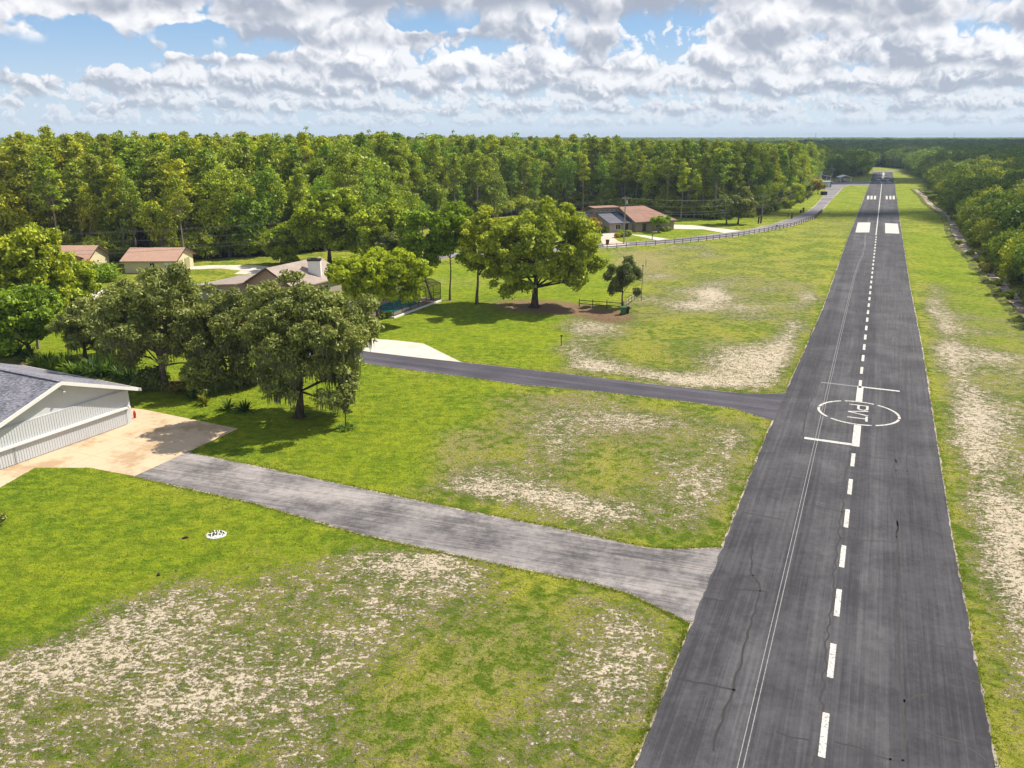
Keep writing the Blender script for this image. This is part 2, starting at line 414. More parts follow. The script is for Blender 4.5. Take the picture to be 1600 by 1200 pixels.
    B(dry, .5, 970, 665, 60, 14, 5); B(dry, .4, 870, 625, 40, 10, 0); B(dry, .3, 700, 700, 30, 60, 0)
    # upper field
    f3 = inpoly(Uq, Vq, [(870, 500), (960, 480), (1010, 440), (1100, 420), (1290, 440), (1278, 500), (1225, 612), (1100, 608), (940, 590), (860, 580), (880, 540)])
    sand[f3] = 0.42; dry[f3] = 0.5
    for a in [(.5, 930, 572, 50, 8, 3), (.55, 1010, 585, 70, 10, 5), (.55, 1110, 597, 70, 9, 5), (.65, 1215, 570, 22, 50, 30), (.45, 1150, 560, 60, 35, 0), (.5, 1240, 520, 16, 40, 30), (.75, 1115, 459, 18, 11, 0), (.35, 1090, 470, 40, 16, 0), (.6, 1165, 480, 40, 6, 4),
              (.6, 1270, 462, 18, 12, 0), (.45, 965, 523, 10, 6, 0), (.35, 920, 510, 40, 12, 0), (.3, 900, 550, 30, 16, 0), (-.3, 985, 550, 40, 12, 0), (-.25, 1050, 520, 60, 25, 0), (-.3, 1170, 515, 60, 16, 0), (-.25, 1050, 575, 60, 10, 0)]: B(sand, *a)
    f4 = inpoly(Uq, Vq, [(955, 392), (1050, 384), (1190, 366), (1285, 338), (1345, 345), (1310, 420), (1292, 445), (1100, 425), (1010, 440), (960, 440)])
    dry[f4] = 0.55; sand[f4] = 0.22
    for a in [(.6, 1070, 386, 45, 3, 0), (.35, 1110, 400, 30, 6, 0), (.4, 1030, 432, 40, 5, 0), (.35, 1100, 395, 8, 4, 0), (.3, 1315, 330, 20, 5, 0), (.5, 1005, 395, 6, 2, 0), (.5, 1040, 395, 6, 2, 0), (.3, 960, 392, 30, 6, 0)]: B(sand, *a)
    B(dry, .4, 1000, 410, 50, 20, 0); B(dry, .35, 640, 440, 300, 14, 0); B(dry, -.3, 1200, 385, 80, 12, 0); B(dry, -.3, 1300, 400, 30, 30, 0)
    # right verge
    rt = T > 7.5
    f5 = rt & (V > 440)
    sand[f5] = (0.10 + 0.36 * np.clip((V - 440) / 90, 0, 1))[f5]; dry[f5] = 0.5
    for a in [(.5, 1452, 478, 10, 22, 0), (.35, 1466, 540, 16, 50, 10), (.25, 1490, 620, 24, 50, 20), (.25, 1500, 700, 18, 60, 5), (.2, 1530, 780, 26, 80, 8), (.5, 1507, 755, 10, 60, 8), (.2, 1550, 660, 50, 40, 0), (.2, 1580, 840, 40, 80, 0), (.5, 1590, 1000, 26, 90, 10), (.5, 1575, 1120, 20, 60, 10),
              (.4, 1555, 870, 20, 50, 0), (.35, 1560, 560, 40, 12, 0), (.3, 1500, 500, 30, 14, 0), (-.2, 1590, 620, 60, 8, 0), (-.25, 1570, 530, 30, 6, 0)]: B(sand, *a)
    # bare worn line along the runway, and a strip of green right against the asphalt
    near = (S > -55) & (S < 60)
    ln = np.exp(-((T + 7.7 - 0.25 * np.sin(S * .4)) / 0.35) ** 2) * near
    sand += 0.45 * ln * (V < 860) * (V > 520)
    sand += 0.30 * np.exp(-((T - 10.6 - .5 * np.sin(S * .21)) / 1.3) ** 2) * (V > 440)
    for a_ in (3.1, 7.7, 12.9, 17.3): sand += (0.10 * np.sin(X * .11 * a_ ** .5 + a_) * np.sin(Y * .09 * a_ ** .6 + 2 * a_)) * (sand > .2) * (Y < 150)
    eg = np.exp(-((T + 6.2) / 0.7) ** 2) + np.exp(-((T - 8.1) / 0.75) ** 2)
    sand -= 0.5 * eg * (S < 140); dry += 0.25 * eg
    # mulch and leaf litter under the big tree, by the fence, by the hangar
    B(mulch, 1.3, 850, 480, 90, 12, 3); B(mulch, 1.2, 955, 496, 40, 10, 3); B(mulch, 1.2, 20, 570, 60, 7, 0); B(mulch, .8, 395, 490, 60, 20, 10)
    B(mulch, 1.0, 300, 600, 40, 8, 5); B(mulch, 1.0, 470, 654, 14, 4, 0); B(mulch, 1.1, 970, 368, 18, 4, 0); B(mulch, .8, 700, 470, 10, 3, 0); B(mulch, .8, 160, 585, 60, 8, 5)
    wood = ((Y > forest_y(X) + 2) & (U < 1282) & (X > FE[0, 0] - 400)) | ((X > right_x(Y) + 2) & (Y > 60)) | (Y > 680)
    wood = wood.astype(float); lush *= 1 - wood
    sand = np.clip(sand, 0, 1); dry = np.clip(dry, 0, 1); mulch = np.clip(mulch, 0, 1)
    # soften region borders
    def blur(a, n=2):
        for _ in range(n):
            b = a.copy(); b[1:-1, 1:-1] = (a[1:-1, 1:-1] * 2 + a[:-2, 1:-1] + a[2:, 1:-1] + a[1:-1, :-2] + a[1:-1, 2:]) / 6; a = b
        return a
    sand = blur(sand, 4); dry = blur(dry, 6); lush = blur(lush, 6); mulch = blur(mulch, 1)
    me = bpy.data.meshes.new('ground')
    v = np.stack([X.ravel(), Y.ravel(), ZZ.ravel()], 1)
    idx = np.arange(nx * ny).reshape(ny, nx)
    q = np.stack([idx[:-1, :-1].ravel(), idx[:-1, 1:].ravel(), idx[1:, 1:].ravel(), idx[1:, :-1].ravel()], 1)
    fill(me, v, q)
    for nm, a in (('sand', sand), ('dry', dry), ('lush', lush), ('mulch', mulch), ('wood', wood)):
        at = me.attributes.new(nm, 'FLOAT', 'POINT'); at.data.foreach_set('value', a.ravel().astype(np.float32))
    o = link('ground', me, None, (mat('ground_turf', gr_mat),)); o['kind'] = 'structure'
    return o


def fill(me, v, q, tris=False):
    k = q.shape[1]
    me.vertices.add(len(v)); me.vertices.foreach_set('co', v.astype(np.float32).ravel())
    me.loops.add(q.size); me.loops.foreach_set('vertex_index', q.astype(np.int32).ravel())
    me.polygons.add(len(q)); me.polygons.foreach_set('loop_start', np.arange(0, q.size, k, dtype=np.int32))
    me.update(calc_edges=True); me.validate()


build_ground()


# ------------------------------------------------------------------ paving materials
def asphalt(dark, light, patch=(0.4, 0.6), streak=0.5, grain=0.5, rot=RANG):
    def fn(k):
        P = k.pos(); R = k.map(P, rot=(0, 0, rot))
        st = k.noise(k.map(R, scale=(3.0, 0.05, 1)), 1.6, 5.0, 0.65)
        st2 = k.noise(k.map(R, scale=(9.0, 0.12, 1), loc=(3, 0, 0)), 1.6, 3.0, 0.65)
        pn = k.noise(P, 0.22, 5.0, 0.6); fn_ = k.noise(P, 2.2, 5.0, 0.65); gn = k.noise(P, 34.0, 2.0, 0.8)
        f = k.add(k.mul(pn, 1 - streak), k.mul(st, streak))
        f = k.add(f, k.mul(k.sub(st2, 0.5), 0.22)); f = k.add(f, k.mul(k.sub(fn_, 0.5), 0.28)); f = k.add(f, k.mul(k.sub(gn, 0.5), grain))
        col = k.mix(k.ss(f, patch[0], patch[1]), dark, light)
        spk = k.ss(gn, 0.68, 0.80, 0.0, 0.35)
        seam = k.noise(k.map(R, scale=(0.55, 0.012, 1), loc=(7, 0, 0)), 1.0, 1.0, 0.5)
        col = k.mix(1.0, col, k.mix(k.ss(seam, 0.42, 0.58), (0.84, 0.84, 0.86), (1.16, 1.15, 1.14)), 'MULTIPLY')
        pt = k.vor(k.map(R, scale=(0.22, 0.07, 1)), 1.0).outputs['Color']
        col = k.mix(1.0, col, k.mix(k.sep(pt)[0], (0.92, 0.92, 0.92), (1.08, 1.08, 1.08)), 'MULTIPLY')
        col = k.mix(spk, col, (light[0] * 2.0, light[1] * 2.0, light[2] * 2.0))
        return pbsdf(k, col, 0.88, k.bump(gn, 0.35, 0.02), 0.25)
    return fn
M = {}
M['runway'] = mat('runway_asphalt', asphalt((0.033, 0.032, 0.037), (0.087, 0.084, 0.092), (0.34, 0.70), 0.45, 0.30))
M['drive'] = mat('dark_drive_asphalt', asphalt((0.050, 0.046, 0.058), (0.100, 0.092, 0.110), (0.3, 0.7), 0.55, 0.2, RANG + math.pi / 2))
M['road'] = mat('road_asphalt', asphalt((0.14, 0.13, 0.145), (0.24, 0.225, 0.235), (0.3, 0.7), 0.3, 0.2, RANG + 1.2))
M['old'] = mat('weathered_asphalt', asphalt((0.075, 0.070, 0.073), (0.29, 0.265, 0.255), (0.36, 0.66), 0.36, 0.3, RANG + math.pi / 2 - .1))
M['edge'] = mat('crumbled_edge', asphalt((0.12, 0.10, 0.08), (0.42, 0.36, 0.30), (0.3, 0.6), 0.2, 0.5))
def concrete(a, b, stain):
    def fn(k):
        P = k.pos(); n = k.noise(P, 0.35, 5.0, 0.6); n2 = k.noise(P, 2.0, 5.0, 0.65); n3 = k.noise(P, 30.0, 2.0, 0.7)
        col = k.mix(n2, a, b)
        col = k.mix(k.ss(k.add(n, k.mul(k.sub(n2, 0.5), 0.5)), 0.45, 0.66, 0.0, 0.75), col, stain)
        R = k.map(P, rot=(0, 0, RANG)); x, y, _ = k.sep(R)
        fx = k.m('ABSOLUTE', k.sub(k.m('FRACT', k.mul(x, 1 / 3.6)), 0.5)); fy = k.m('ABSOLUTE', k.sub(k.m('FRACT', k.mul(y, 1 / 3.6)), 0.5))
        j = k.m('MAXIMUM', k.ss(fx, 0.492, 0.497), k.ss(fy, 0.492, 0.497))
        col = k.mix(k.mul(j, 0.6), col, (0.16, 0.12, 0.09))
        col = k.mix(k.ss(n3, 0.4, 0.75, 0.0, 0.25), col, b)
        return pbsdf(k, col, 0.85, k.bump(n3, 0.2, 0.01), 0.25)
    return fn
M['apron'] = mat('apron_concrete', concrete((0.50, 0.36, 0.23), (0.60, 0.47, 0.33), (0.33, 0.21, 0.11)))
M['pad'] = mat('pale_concrete', concrete((0.52, 0.46, 0.39), (0.62, 0.56, 0.49), (0.47, 0.40, 0.33)))
M['pinkpad'] = mat('pink_concrete', concrete((0.52, 0.40, 0.33), (0.60, 0.50, 0.42), (0.46, 0.33, 0.25)))
M['terra'] = mat('terracotta_paving', concrete((0.40, 0.22, 0.12), (0.50, 0.30, 0.18), (0.30, 0.15, 0.08)))
def flat(col, rough=0.7, spec=0.3, metal=0.0, var=0.15, sc=3.0):
    def fn(k):
        n = k.noise(k.pos(), sc, 4.0, 0.6)
        c = k.mix(n, tuple(v * (1 - var) for v in col), tuple(min(1, v * (1 + var)) for v in col))
        return pbsdf(k, c, rough, None, spec, metal)
    return fn
def worn_paint(col, wear=0.5):
    def fn(k):
        P = k.pos(); n = k.noise(P, 7.0, 5.0, 0.75); n2 = k.noise(k.map(P, rot=(0, 0, RANG), scale=(14, .6, 1)), 1.0, 3.0, 0.7)
        f = k.ss(k.add(k.mul(n, .6), k.mul(n2, .4)), wear - 0.06, wear + 0.10)
        c = k.mix(f, (col[0], col[1], col[2]), (0.16, 0.15, 0.16))
        return pbsdf(k, c, 0.75, None, 0.3)
    return fn
M['paint'] = mat('road_paint', worn_paint((0.56, 0.53, 0.49), 0.525))
M['thin'] = mat('thin_line_paint', worn_paint((0.26, 0.25, 0.25), 0.50))
M['fade'] = mat('faded_paint', worn_paint((0.20, 0.19, 0.20), 0.5))
M['crack'] = mat('crack_sealant', flat((0.022, 0.018, 0.020), 0.6))
def ditch_fn(k):
    P = k.pos(); n = k.noise(P, .45, 6.0, .7); n2 = k.noise(P, 2.2, 5.0, .7)
    c = k.mix(k.ss(k.add(n, k.mul(k.sub(n2, .5), .8)), .40, .60), (0.13, 0.095, 0.06), (0.50, 0.43, 0.35))
    return pbsdf(k, c, .95, k.bump(n2, .8, .3), .1)
M['sandbank'] = mat('ditch_sand', ditch_fn)
def soil_fn(k):
    P = k.pos(); n = k.noise(P, .6, 6.0, .7)
    return pbsdf(k, k.mix(k.ss(n, .44, .56), (0.075, 0.06, 0.03), (0.16, 0.20, 0.02)), .95, k.bump(n, .8, .3), .1)
M['soil'] = mat('bank_soil', soil_fn)

# ------------------------------------------------------------------ runway
rl = [(-75, -5.55), (-40, -5.65), (-10, -5.7), (3, -5.55), (25, -5.25), (48, -5.0), (80, -5.1), (140, -5.3), (250, -5.1), (405, -5.0), (560, -5.5), (590, -8)]
rr = [(-75, 7.6), (-44, 7.5), (-23, 7.25), (29, 7.35), (75, 7.05), (146, 7.03), (250, 7.1), (367, 7.25), (560, 7.0), (590, 9)]
rpts = [rw(*p) for p in rl] + [rw(*p) for p in rr[::-1]]
sheet('runway_shoulder', grow(rpts, 0.08), 0.004, M['edge'], amp=0.15, step=0.35, seed=9)
runway = sheet('runway', rpts, 0.012, M['runway'], amp=0.09, step=0.35, seed=2)


def rquad(mb, s0, s1, t0, t1, z=0.018):
    n = max(1, int(abs(s1 - s0) / 1.2)); 
    mb.face([rw(s0, t0, z), rw(s0, t1, z), rw(s1, t1, z), rw(s1, t0, z)])
mb = MB()
s = -71.15
while s < 150:
    if not (-10.5 < s < 9.0):
        tc = 1.13 if s < 0 else 1.06
        rquad(mb, s - 2.85, s, tc - 0.14, tc + 0.14)
    s += 5.45
rquad(mb, 150, 408, 0.84, 1.10)
mb.build('centre_line', M['paint'], runway)
mb = MB()
rquad(mb, -9.5, -4.05, 0.92, 1.50); rquad(mb, -9.42, -8.95, -2.75, 0.92)
rquad(mb, 3.1, 8.35, 0.82, 1.40); rquad(mb, 7.95, 8.33, 1.40, 4.70)
mb.build('touchdown_brackets', M['paint'], runway)
mb = MB(); rquad(mb, 8.0, 8.35, -2.6, 0.8, 0.0165); mb.build('faded_bracket', M['fade'], runway)
mb = MB()
for a0, a1 in ((8, 62), (68, 112), (118, 172), (176, 222), (230, 290), (296, 350), (354, 366)):
    n = 10
    for i in range(n):
        p = []
        for a, r in ((a0 + (a1 - a0) * i / n, 3.28), (a0 + (a1 - a0) * (i + 1) / n, 3.28), (a0 + (a1 - a0) * (i + 1) / n, 3.50), (a0 + (a1 - a0) * i / n, 3.50)):
            an = math.radians(a); p.append(rw(-0.45 + r * math.sin(an), 1.16 + r * math.cos(an), 0.018))
        mb.face(p)
mb.build('painted_circle', M['paint'], runway)
# letters P V T, tops toward +t, reading toward -s
def stroke(mb, a, b, w, z=0.018):
    a = Vector(a); b = Vector(b); d = (b - a).normalized(); n = Vector((-d.y, d.x)) * w / 2
    a2 = a - d * 0; b2 = b
    mb.face([rw(*(a2 + n), z), rw(*(b2 + n), z), rw(*(b2 - n), z), rw(*(a2 - n), z)])
mb = MB(); w_ = 0.2
stroke(mb, (1.85, 0.30), (1.85, 1.98), w_)
stroke(mb, (1.75, 1.88), (0.75, 1.88), w_); stroke(mb, (1.75, 1.12), (0.75, 1.12), w_)
stroke(mb, (0.80, 1.93), (0.48, 1.66), w_, 0.0186); stroke(mb, (0.48, 1.70), (0.48, 1.30), w_, 0.0182); stroke(mb, (0.48, 1.34), (0.80, 1.07), w_, 0.0186)
stroke(mb, (0.25, 1.98), (-0.42, 0.30), w_); stroke(mb, (-1.08, 1.98), (-0.42, 0.30), w_, 0.0184)
stroke(mb, (-1.35, 1.88), (-2.75, 1.88), w_); stroke(mb, (-2.05, 1.80), (-2.05, 0.30), w_, 0.0184)
mb.build('letters', M['paint'], runway)
# touchdown blocks, threshold bars, far markings
mb = MB()
mb.face([(*g(*p)[:2], .018) for p in ((1340.3, 347.7), (1360.2, 347.7), (1358.3, 363.2), (1336.6, 363.2))])
mb.face([(*g(*p)[:2], .018) for p in ((1382.8, 348.6), (1402.8, 349.6), (1405.2, 365.2), (1383.2, 364.3))])
mb.build('aiming_blocks', M['paint'], runway)
mb = MB()
for x0, x1 in ((1354.4, 1358), (1359.8, 1363.2), (1365.2, 1368.6), (1384.0, 1386.8), (1389.6, 1392.6), (1394.8, 1398.0)):
    mb.face([(*g(x0 + .7 * (x0 < 1375), 306)[:2], .018), (*g(x1 + .5 * (x0 < 1375), 306)[:2], .018), (*g(x1 + .3 * (x0 > 1375), 311.5)[:2], .018), (*g(x0, 311.5)[:2], .018)])
mb.build('threshold_bars', M['paint'], runway)
mb = MB()
def pxstroke(mb, pts, wpx, z=0.018):
    for (a, b) in zip(pts[:-1], pts[1:]):
        A = g(*a); Bq = g(*b); d = (Bq - A)[:2]; L = np.linalg.norm(d); n = np.array([-d[1], d[0]]) / (L + 1e-9) * wpx / 2
        mb.face([(A[0] + n[0], A[1] + n[1], z), (Bq[0] + n[0], Bq[1] + n[1], z), (Bq[0] - n[0], Bq[1] - n[1], z), (A[0] - n[0], A[1] - n[1], z)])
pxstroke(mb, [(1361, 284.4), (1366, 283.4), (1371, 285.4), (1378, 284.2)], 3.4)
pxstroke(mb, [(1382, 284.6), (1388, 285.4), (1392, 283.4), (1397, 284.6)], 3.4)
pxstroke(mb, [(1379.3, 280.5), (1379.8, 276)], 1.0); pxstroke(mb, [(1374.5, 280.3), (1380, 281.6), (1385, 280.3)], 4.5, .0185)
pxstroke(mb, [(1380.2, 276.5), (1380.6, 269.5)], 1.1); pxstroke(mb, [(1376, 275.6), (1384, 275.6)], 5.0, .0185); pxstroke(mb, [(1376.5, 271.6), (1384, 271.6)], 4.5, .0185)
mb.build('end_marking', M['paint'], runway)
mb = MB()
for off in (0.0, 0.21):
    P_ = [(-75, -1.89), (-50, -1.89), (-24, -1.88), (25, -1.94), (60, -1.95), (80, -1.93), (95, -1.75), (110, -1.3), (125, -1.2), (150, -1.6), (200, -1.7)]
    for a, b in zip(P_[:-1], P_[1:]): stroke(mb, (a[0], a[1] + off), (b[0], b[1] + off), 0.042, .0172 + off * .001)
mb.build('thin_twin_line', M['thin'], runway)
# sealed cracks
rnd = random.Random(5)
def crack(mb, pts, w=0.05, wig=0.10, z=0.0155):
    P_ = []
    for a, b in zip(pts[:-1], pts[1:]):
        L = math.dist(a, b); n = max(2, int(L / 0.35))
        for i in range(n):
            f = i / n; P_.append((a[0] + (b[0] - a[0]) * f, a[1] + (b[1] - a[1]) * f))
    P_.append(pts[-1]); sd = rnd.random() * 100
    Q = []
    for i, p in enumerate(P_):
        Q.append(Vector((p[0] + wig * mnoise.noise(Vector((p[0] * 1.3, p[1] * 1.3, sd))), p[1] + wig * mnoise.noise(Vector((p[0] * 1.3, p[1] * 1.3, sd + 9))))))
    L_, R_ = [], []
    for i, p in enumerate(Q):
        d = (Q[min(i + 1, len(Q) - 1)] - Q[max(i - 1, 0)]).normalized(); n = Vector((-d.y, d.x)) * w * (0.55 + 0.9 * abs(mnoise.noise(Vector((i * .4, sd, 0)))) + .3) / 2
        L_.append(p + n); R_.append(p - n)
    for i in range(len(Q) - 1):
        mb.face([rw(*L_[i], z), rw(*L_[i + 1], z), rw(*R_[i + 1], z), rw(*R_[i], z)])
def st_(x, y):
    q = g(x, y)[:2] - RA; return (float(q @ RD), float(q @ RN))
mb = MB()
cr = [[(1332, 694), (1322, 740), (1316, 800), (1308, 860), (1300, 930), (1291, 1010), (1281, 1095), (1289, 1103), (1288, 1118)], [(1281, 1180), (1272, 1182), (1269, 1200)],
      [(1400, 800), (1403, 840), (1404, 900), (1406, 950)], [(1410, 1200), (1414, 1160), (1412, 1096), (1430, 1094), (1440, 1088), (1452, 1087)], [(1302, 1158), (1330, 1165), (1362, 1178), (1390, 1187), (1410, 1188)], [(1392, 1187), (1392, 1200)],
      [(1215, 1143), (1235, 1152), (1265, 1157)], [(1176, 820), (1176, 850), (1170, 890), (1190, 920), (1180, 950), (1163, 1010), (1150, 1060), (1132, 1110), (1120, 1160), (1112, 1175)], [(1139, 935), (1146, 921), (1185, 924), (1195, 924), (1198, 938)],
      [(1314, 841), (1340, 843), (1400, 848)], [(1404, 874), (1430, 880), (1470, 890), (1500, 905)], [(1412, 1040), (1450, 1048), (1500, 1056), (1530, 1066)], [(1416, 555), (1415, 600), (1418, 640), (1420, 690), (1416, 735), (1424, 752), (1450, 765), (1480, 766)],
      [(1390, 668), (1398, 700), (1398, 735), (1402, 755), (1390, 765), (1392, 790), (1400, 810), (1402, 840)], [(1330, 707), (1370, 716), (1398, 718), (1402, 728)], [(1240, 745), (1280, 754), (1322, 762)], [(1325, 738), (1360, 744), (1398, 758)], [(1398, 735), (1430, 737), (1475, 742)],
      [(1260, 669), (1300, 674), (1332, 678)], [(1275, 600), (1262, 640), (1255, 680), (1250, 710)], [(1260, 788), (1300, 796), (1320, 800)], [(1330, 767), (1355, 773)], [(1400, 695), (1430, 699), (1475, 706)], [(1398, 818), (1440, 822), (1485, 840)],
      [(1160, 800), (1190, 805), (1220, 812)], [(1404, 950), (1406, 1040), (1410, 1096)], [(1424, 1000), (1470, 1010), (1520, 1015)], [(1292, 600), (1330, 601)], [(1390, 565), (1430, 568), (1440, 570)], [(1385, 600), (1395, 625), (1385, 660)], [(1310, 520), (1345, 523)], [(1268, 515), (1262, 545), (1255, 580)],
      [(1418, 640), (1440, 645), (1455, 650)], [(1180, 900), (1140, 905)], [(1100, 935), (1140, 940)], [(1060, 1060), (1100, 1070), (1150, 1078)], [(1430, 1140), (1500, 1160), (1545, 1190)]]
for c_ in cr:
    crack(mb, [st_(*p) for p in c_], 0.10, 0.2)
for s_ in (48.6, 72.5, 108, 160, 210): crack(mb, [(s_, -5.0), (s_ + rnd.uniform(-.3, .3), 1), (s_, 7.0)], 0.07 + s_ * .0006, 0.1)
for i in range(26):
    s_ = rnd.uniform(-50, 60); t_ = rnd.uniform(-5, 6); L = rnd.uniform(1.2, 3.5); crack(mb, [(s_, t_), (s_ + rnd.uniform(-.5, .5), t_ + L * rnd.choice((1, .6)))][:2] if t_ + L < 7 else [(s_, t_), (s_ + L, t_ + .2)], 0.03, 0.25)
mb.build('sealed_cracks', M['crack'], runway)

# other paving ----------------------------------------------------
taxi = pxs([(292, 707), (400, 729), (600, 772), (728, 799), (848, 822), (960, 846), (1012, 857), (1052, 859), (1096, 858), (1134, 856)])
taxi += [rw(-31, -5.2), rw(-39, -5.3)] + pxs([(1078, 973), (1025, 946), (987, 927), (912, 907), (762, 877), (564, 834), (400, 786), (210, 744)])
sheet('taxiway_shoulder', grow(taxi, 0.13), 0.0035, M['edge'], amp=0.12, step=.4, seed=12)
sheet('taxiway', taxi, 0.008, M['old'], amp=0.05, step=.4, seed=4)
dr = pxs([(400, 522), (500, 538), (579, 550), (721, 566), (857, 581), (1027, 601), (1155, 614), (1190, 616), (1228, 614)]) + [rw(3, -5.2), rw(-5, -5.3)] + pxs([(1206, 657), (1146, 638), (1070, 627), (930, 611), (815, 601), (738, 590), (628, 576), (573, 568), (480, 558), (400, 545)])
sheet('drive_shoulder', grow(dr, 0.12), 0.0035, M['edge'], amp=0.10, step=.4, seed=3)
sheet('drive', dr, 0.008, M['drive'], amp=0.05, step=.4, seed=6)
pad = pxs([(480, 522), (579, 529), (620, 532), (662, 537), (721, 566), (655, 559), (579, 550), (500, 538), (470, 534)])
sheet('concrete_pad', pad, 0.0125, M['pad'], amp=0.01, step=1.0)
apron = pxs([(120, 628), (206, 638), (225, 640), (372, 670), (292, 707), (210, 744), (140, 731), (55, 731), (0, 762), (-90, 815), (-220, 800), (-60, 720)])
sheet('apron', apron, 0.013, M['apron'], amp=0.02, step=1.0)
road_u = [(-200, 520), (0, 490), (150, 470), (290, 447), (400, 430), (500, 414), (620, 403), (710, 395), (850, 387), (950, 381), (1050, 374), (1112, 366.5), (1159, 361), (1206, 351), (1237, 341.5), (1261, 332), (1275, 321), (1287, 307), (1293, 298), (1290, 291)]
road_l = [(1318, 290.5), (1312, 298), (1303, 307), (1294, 316.5), (1287, 325), (1281, 331), (1269, 341.5), (1237, 352.5), (1190, 362), (1150, 369), (1100, 375), (1050, 380), (950, 387), (850, 393), (710, 402), (620, 411), (500, 424), (400, 440), (290, 458), (150, 484), (0, 505), (-200, 540)]
rp = pxs(road_u + road_l)
sheet('road_shoulder', grow(rp, 0.4), 0.004, M['edge'], amp=0.2, step=1.0, seed=5)
sheet('road', rp, 0.012, M['road'], amp=0.06, step=1.0, seed=8)
sheet('cross_road', pxs([(1262, 281), (1360, 284.5), (1357, 289.4), (1330, 289.8), (1290, 297), (1262, 296)]), 0.016, M['road'], amp=0.1, step=2)
sheet('end_road', pxs([(1366, 266.5), (1425, 267), (1425, 268.6), (1392, 269), (1362, 269)]), 0.016, M['road'], amp=0.1, step=3)
sheet('garage_drive', pxs([(286, 417), (330, 414.5), (400, 414.5), (440, 419), (430, 426), (395, 429), (366, 428), (376, 423), (345, 419.5), (298, 421)]), 0.02, M['pad'], amp=.05, step=1)
sheet('yard_path', pxs([(130, 455), (150, 449), (175, 452), (180, 470), (140, 475)]), 0.02, M['pad'], amp=.05, step=1)
sheet('house_patio', pxs([(946, 362), (968, 363), (971, 368), (960, 372), (966, 377), (985, 381), (950, 385.5), (944, 385), (939, 375), (940, 367)]), 0.02, M['pinkpad'], amp=.05, step=1)
sheet('house_path', pxs([(982, 366), (1006, 367.5), (1044, 373.5), (1027, 375.5), (1000, 369.6)]), 0.02, M['pad'], amp=.03, step=1)
sheet('house_drive', pxs([(1050, 351), (1083, 352), (1130, 357.5), (1160, 360.6), (1132, 364.2), (1100, 358.5), (1050, 357.5)]), 0.02, M['pad'], amp=.03, step=1)
sheet('terrace', pxs([(325, 450), (470, 452), (500, 500), (440, 520), (330, 500)]), 0.02, M['terra'], amp=.1, step=1)
sheet('garden_patio', pxs([(478, 478), (560, 470), (585, 490), (570, 502), (520, 512), (480, 505)]), 0.024, M['pad'], amp=.03, step=1)

# dry ditch on the right: sandy floor between low soil banks
dc = [(1430, 296), (1445, 307.5), (1450, 316), (1466, 328), (1483, 337), (1488, 350), (1494, 363), (1508, 388.5), (1530, 406), (1546, 427), (1571, 451), (1593, 478), (1640, 525), (1760, 640)]
DC = [g(*p)[:2] for p in dc]
me_f, me_b = MB(), MB(); prev = None
dd = []
for a, b in zip(DC[:-1], DC[1:]):
    n = max(2, int(np.linalg.norm(b - a) / 3))
    for i in range(n): dd.append(a + (b - a) * i / n + np.array([.5 * mnoise.noise(Vector((a[1] + i * 1.7, 2, 2))), 0]))
dd.append(DC[-1])
for i, p in enumerate(dd):
    d = dd[min(i + 1, len(dd) - 1)] - dd[max(i - 1, 0)]; d /= np.linalg.norm(d); n = np.array([d[1], -d[0]])
    wd = 0.95 + 0.7 * mnoise.noise(Vector((i * .45, 3, 0))); hb = 0.45 + 0.3 * mnoise.noise(Vector((i * .5, 8, 0)))
    prof = [(-wd - .7, 0.002, 0), (-wd - .3, hb, 0), (-wd, 0.03, 0), (wd, 0.03, 0), (wd + .5, hb * .8, 0), (wd + 1.6, 0.002, 0)]
    row = [(p[0] + n[0] * q[0] + .25 * mnoise.noise(Vector((i * .7, q[0], 1))), p[1] + n[1] * q[0], q[1]) for q in prof]
    if prev:
        for j in range(5):
            (me_f if j == 2 else me_b).face([prev[j], prev[j + 1], row[j + 1], row[j]])
    prev = row
ditch = me_f.build('ditch', M['sandbank']); ditch['kind'] = 'structure'
me_b.build('ditch_bank', M['soil'], ditch)

# ------------------------------------------------------------------ vegetation
def leaf_mat(name, lo, hi, trans=0.3, var=0.35):
    def fn(k):
        t = k.attr('tint'); oi = k.n('ShaderNodeObjectInfo')
        c = k.mix(t, lo, hi)
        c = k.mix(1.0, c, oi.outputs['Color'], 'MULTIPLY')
        c = k.mix(1.0, c, k.mix(oi.outputs['Random'], (1 - var * .5,) * 3, (1 + var * .6, 1 + var * .5, 1 + var * .3)), 'MULTIPLY')
        d = k.n('ShaderNodeBsdfDiffuse'); k.put(d.inputs[0], c)
        tr = k.n('ShaderNodeBsdfTranslucent'); k.put(tr.inputs[0], k.mix(1.0, c, (1.3, 1.25, 0.5), 'MULTIPLY'))
        gl = k.n('ShaderNodeBsdfGlossy'); gl.inputs['Roughness'].default_value = 0.45; k.put(gl.inputs[0], (1, 1, 1))
        m1 = k.n('ShaderNodeMixShader'); m1.inputs[0].default_value = trans
        k.t.links.new(d.outputs[0], m1.inputs[1]); k.t.links.new(tr.outputs[0], m1.inputs[2])
        m2 = k.n('ShaderNodeMixShader'); m2.inputs[0].default_value = 0.015
        k.t.links.new(m1.outputs[0], m2.inputs[1]); k.t.links.new(gl.outputs[0], m2.inputs[2])
        return m2.outputs[0]
    return mat(name, fn)
M['leaf'] = leaf_mat('broad_leaves', (0.080, 0.130, 0.012), (0.46, 0.53, 0.050), .24)
M['oakleaf'] = leaf_mat('live_oak_leaves', (0.075, 0.100, 0.022), (0.38, 0.42, 0.115), .22)
M['needle'] = leaf_mat('pine_needles', (0.080, 0.120, 0.014), (0.47, 0.53, 0.052), 0.22)
M['yleaf'] = leaf_mat('yellow_green_leaves', (0.24, 0.27, 0.010), (0.60, 0.60, 0.035), .4)
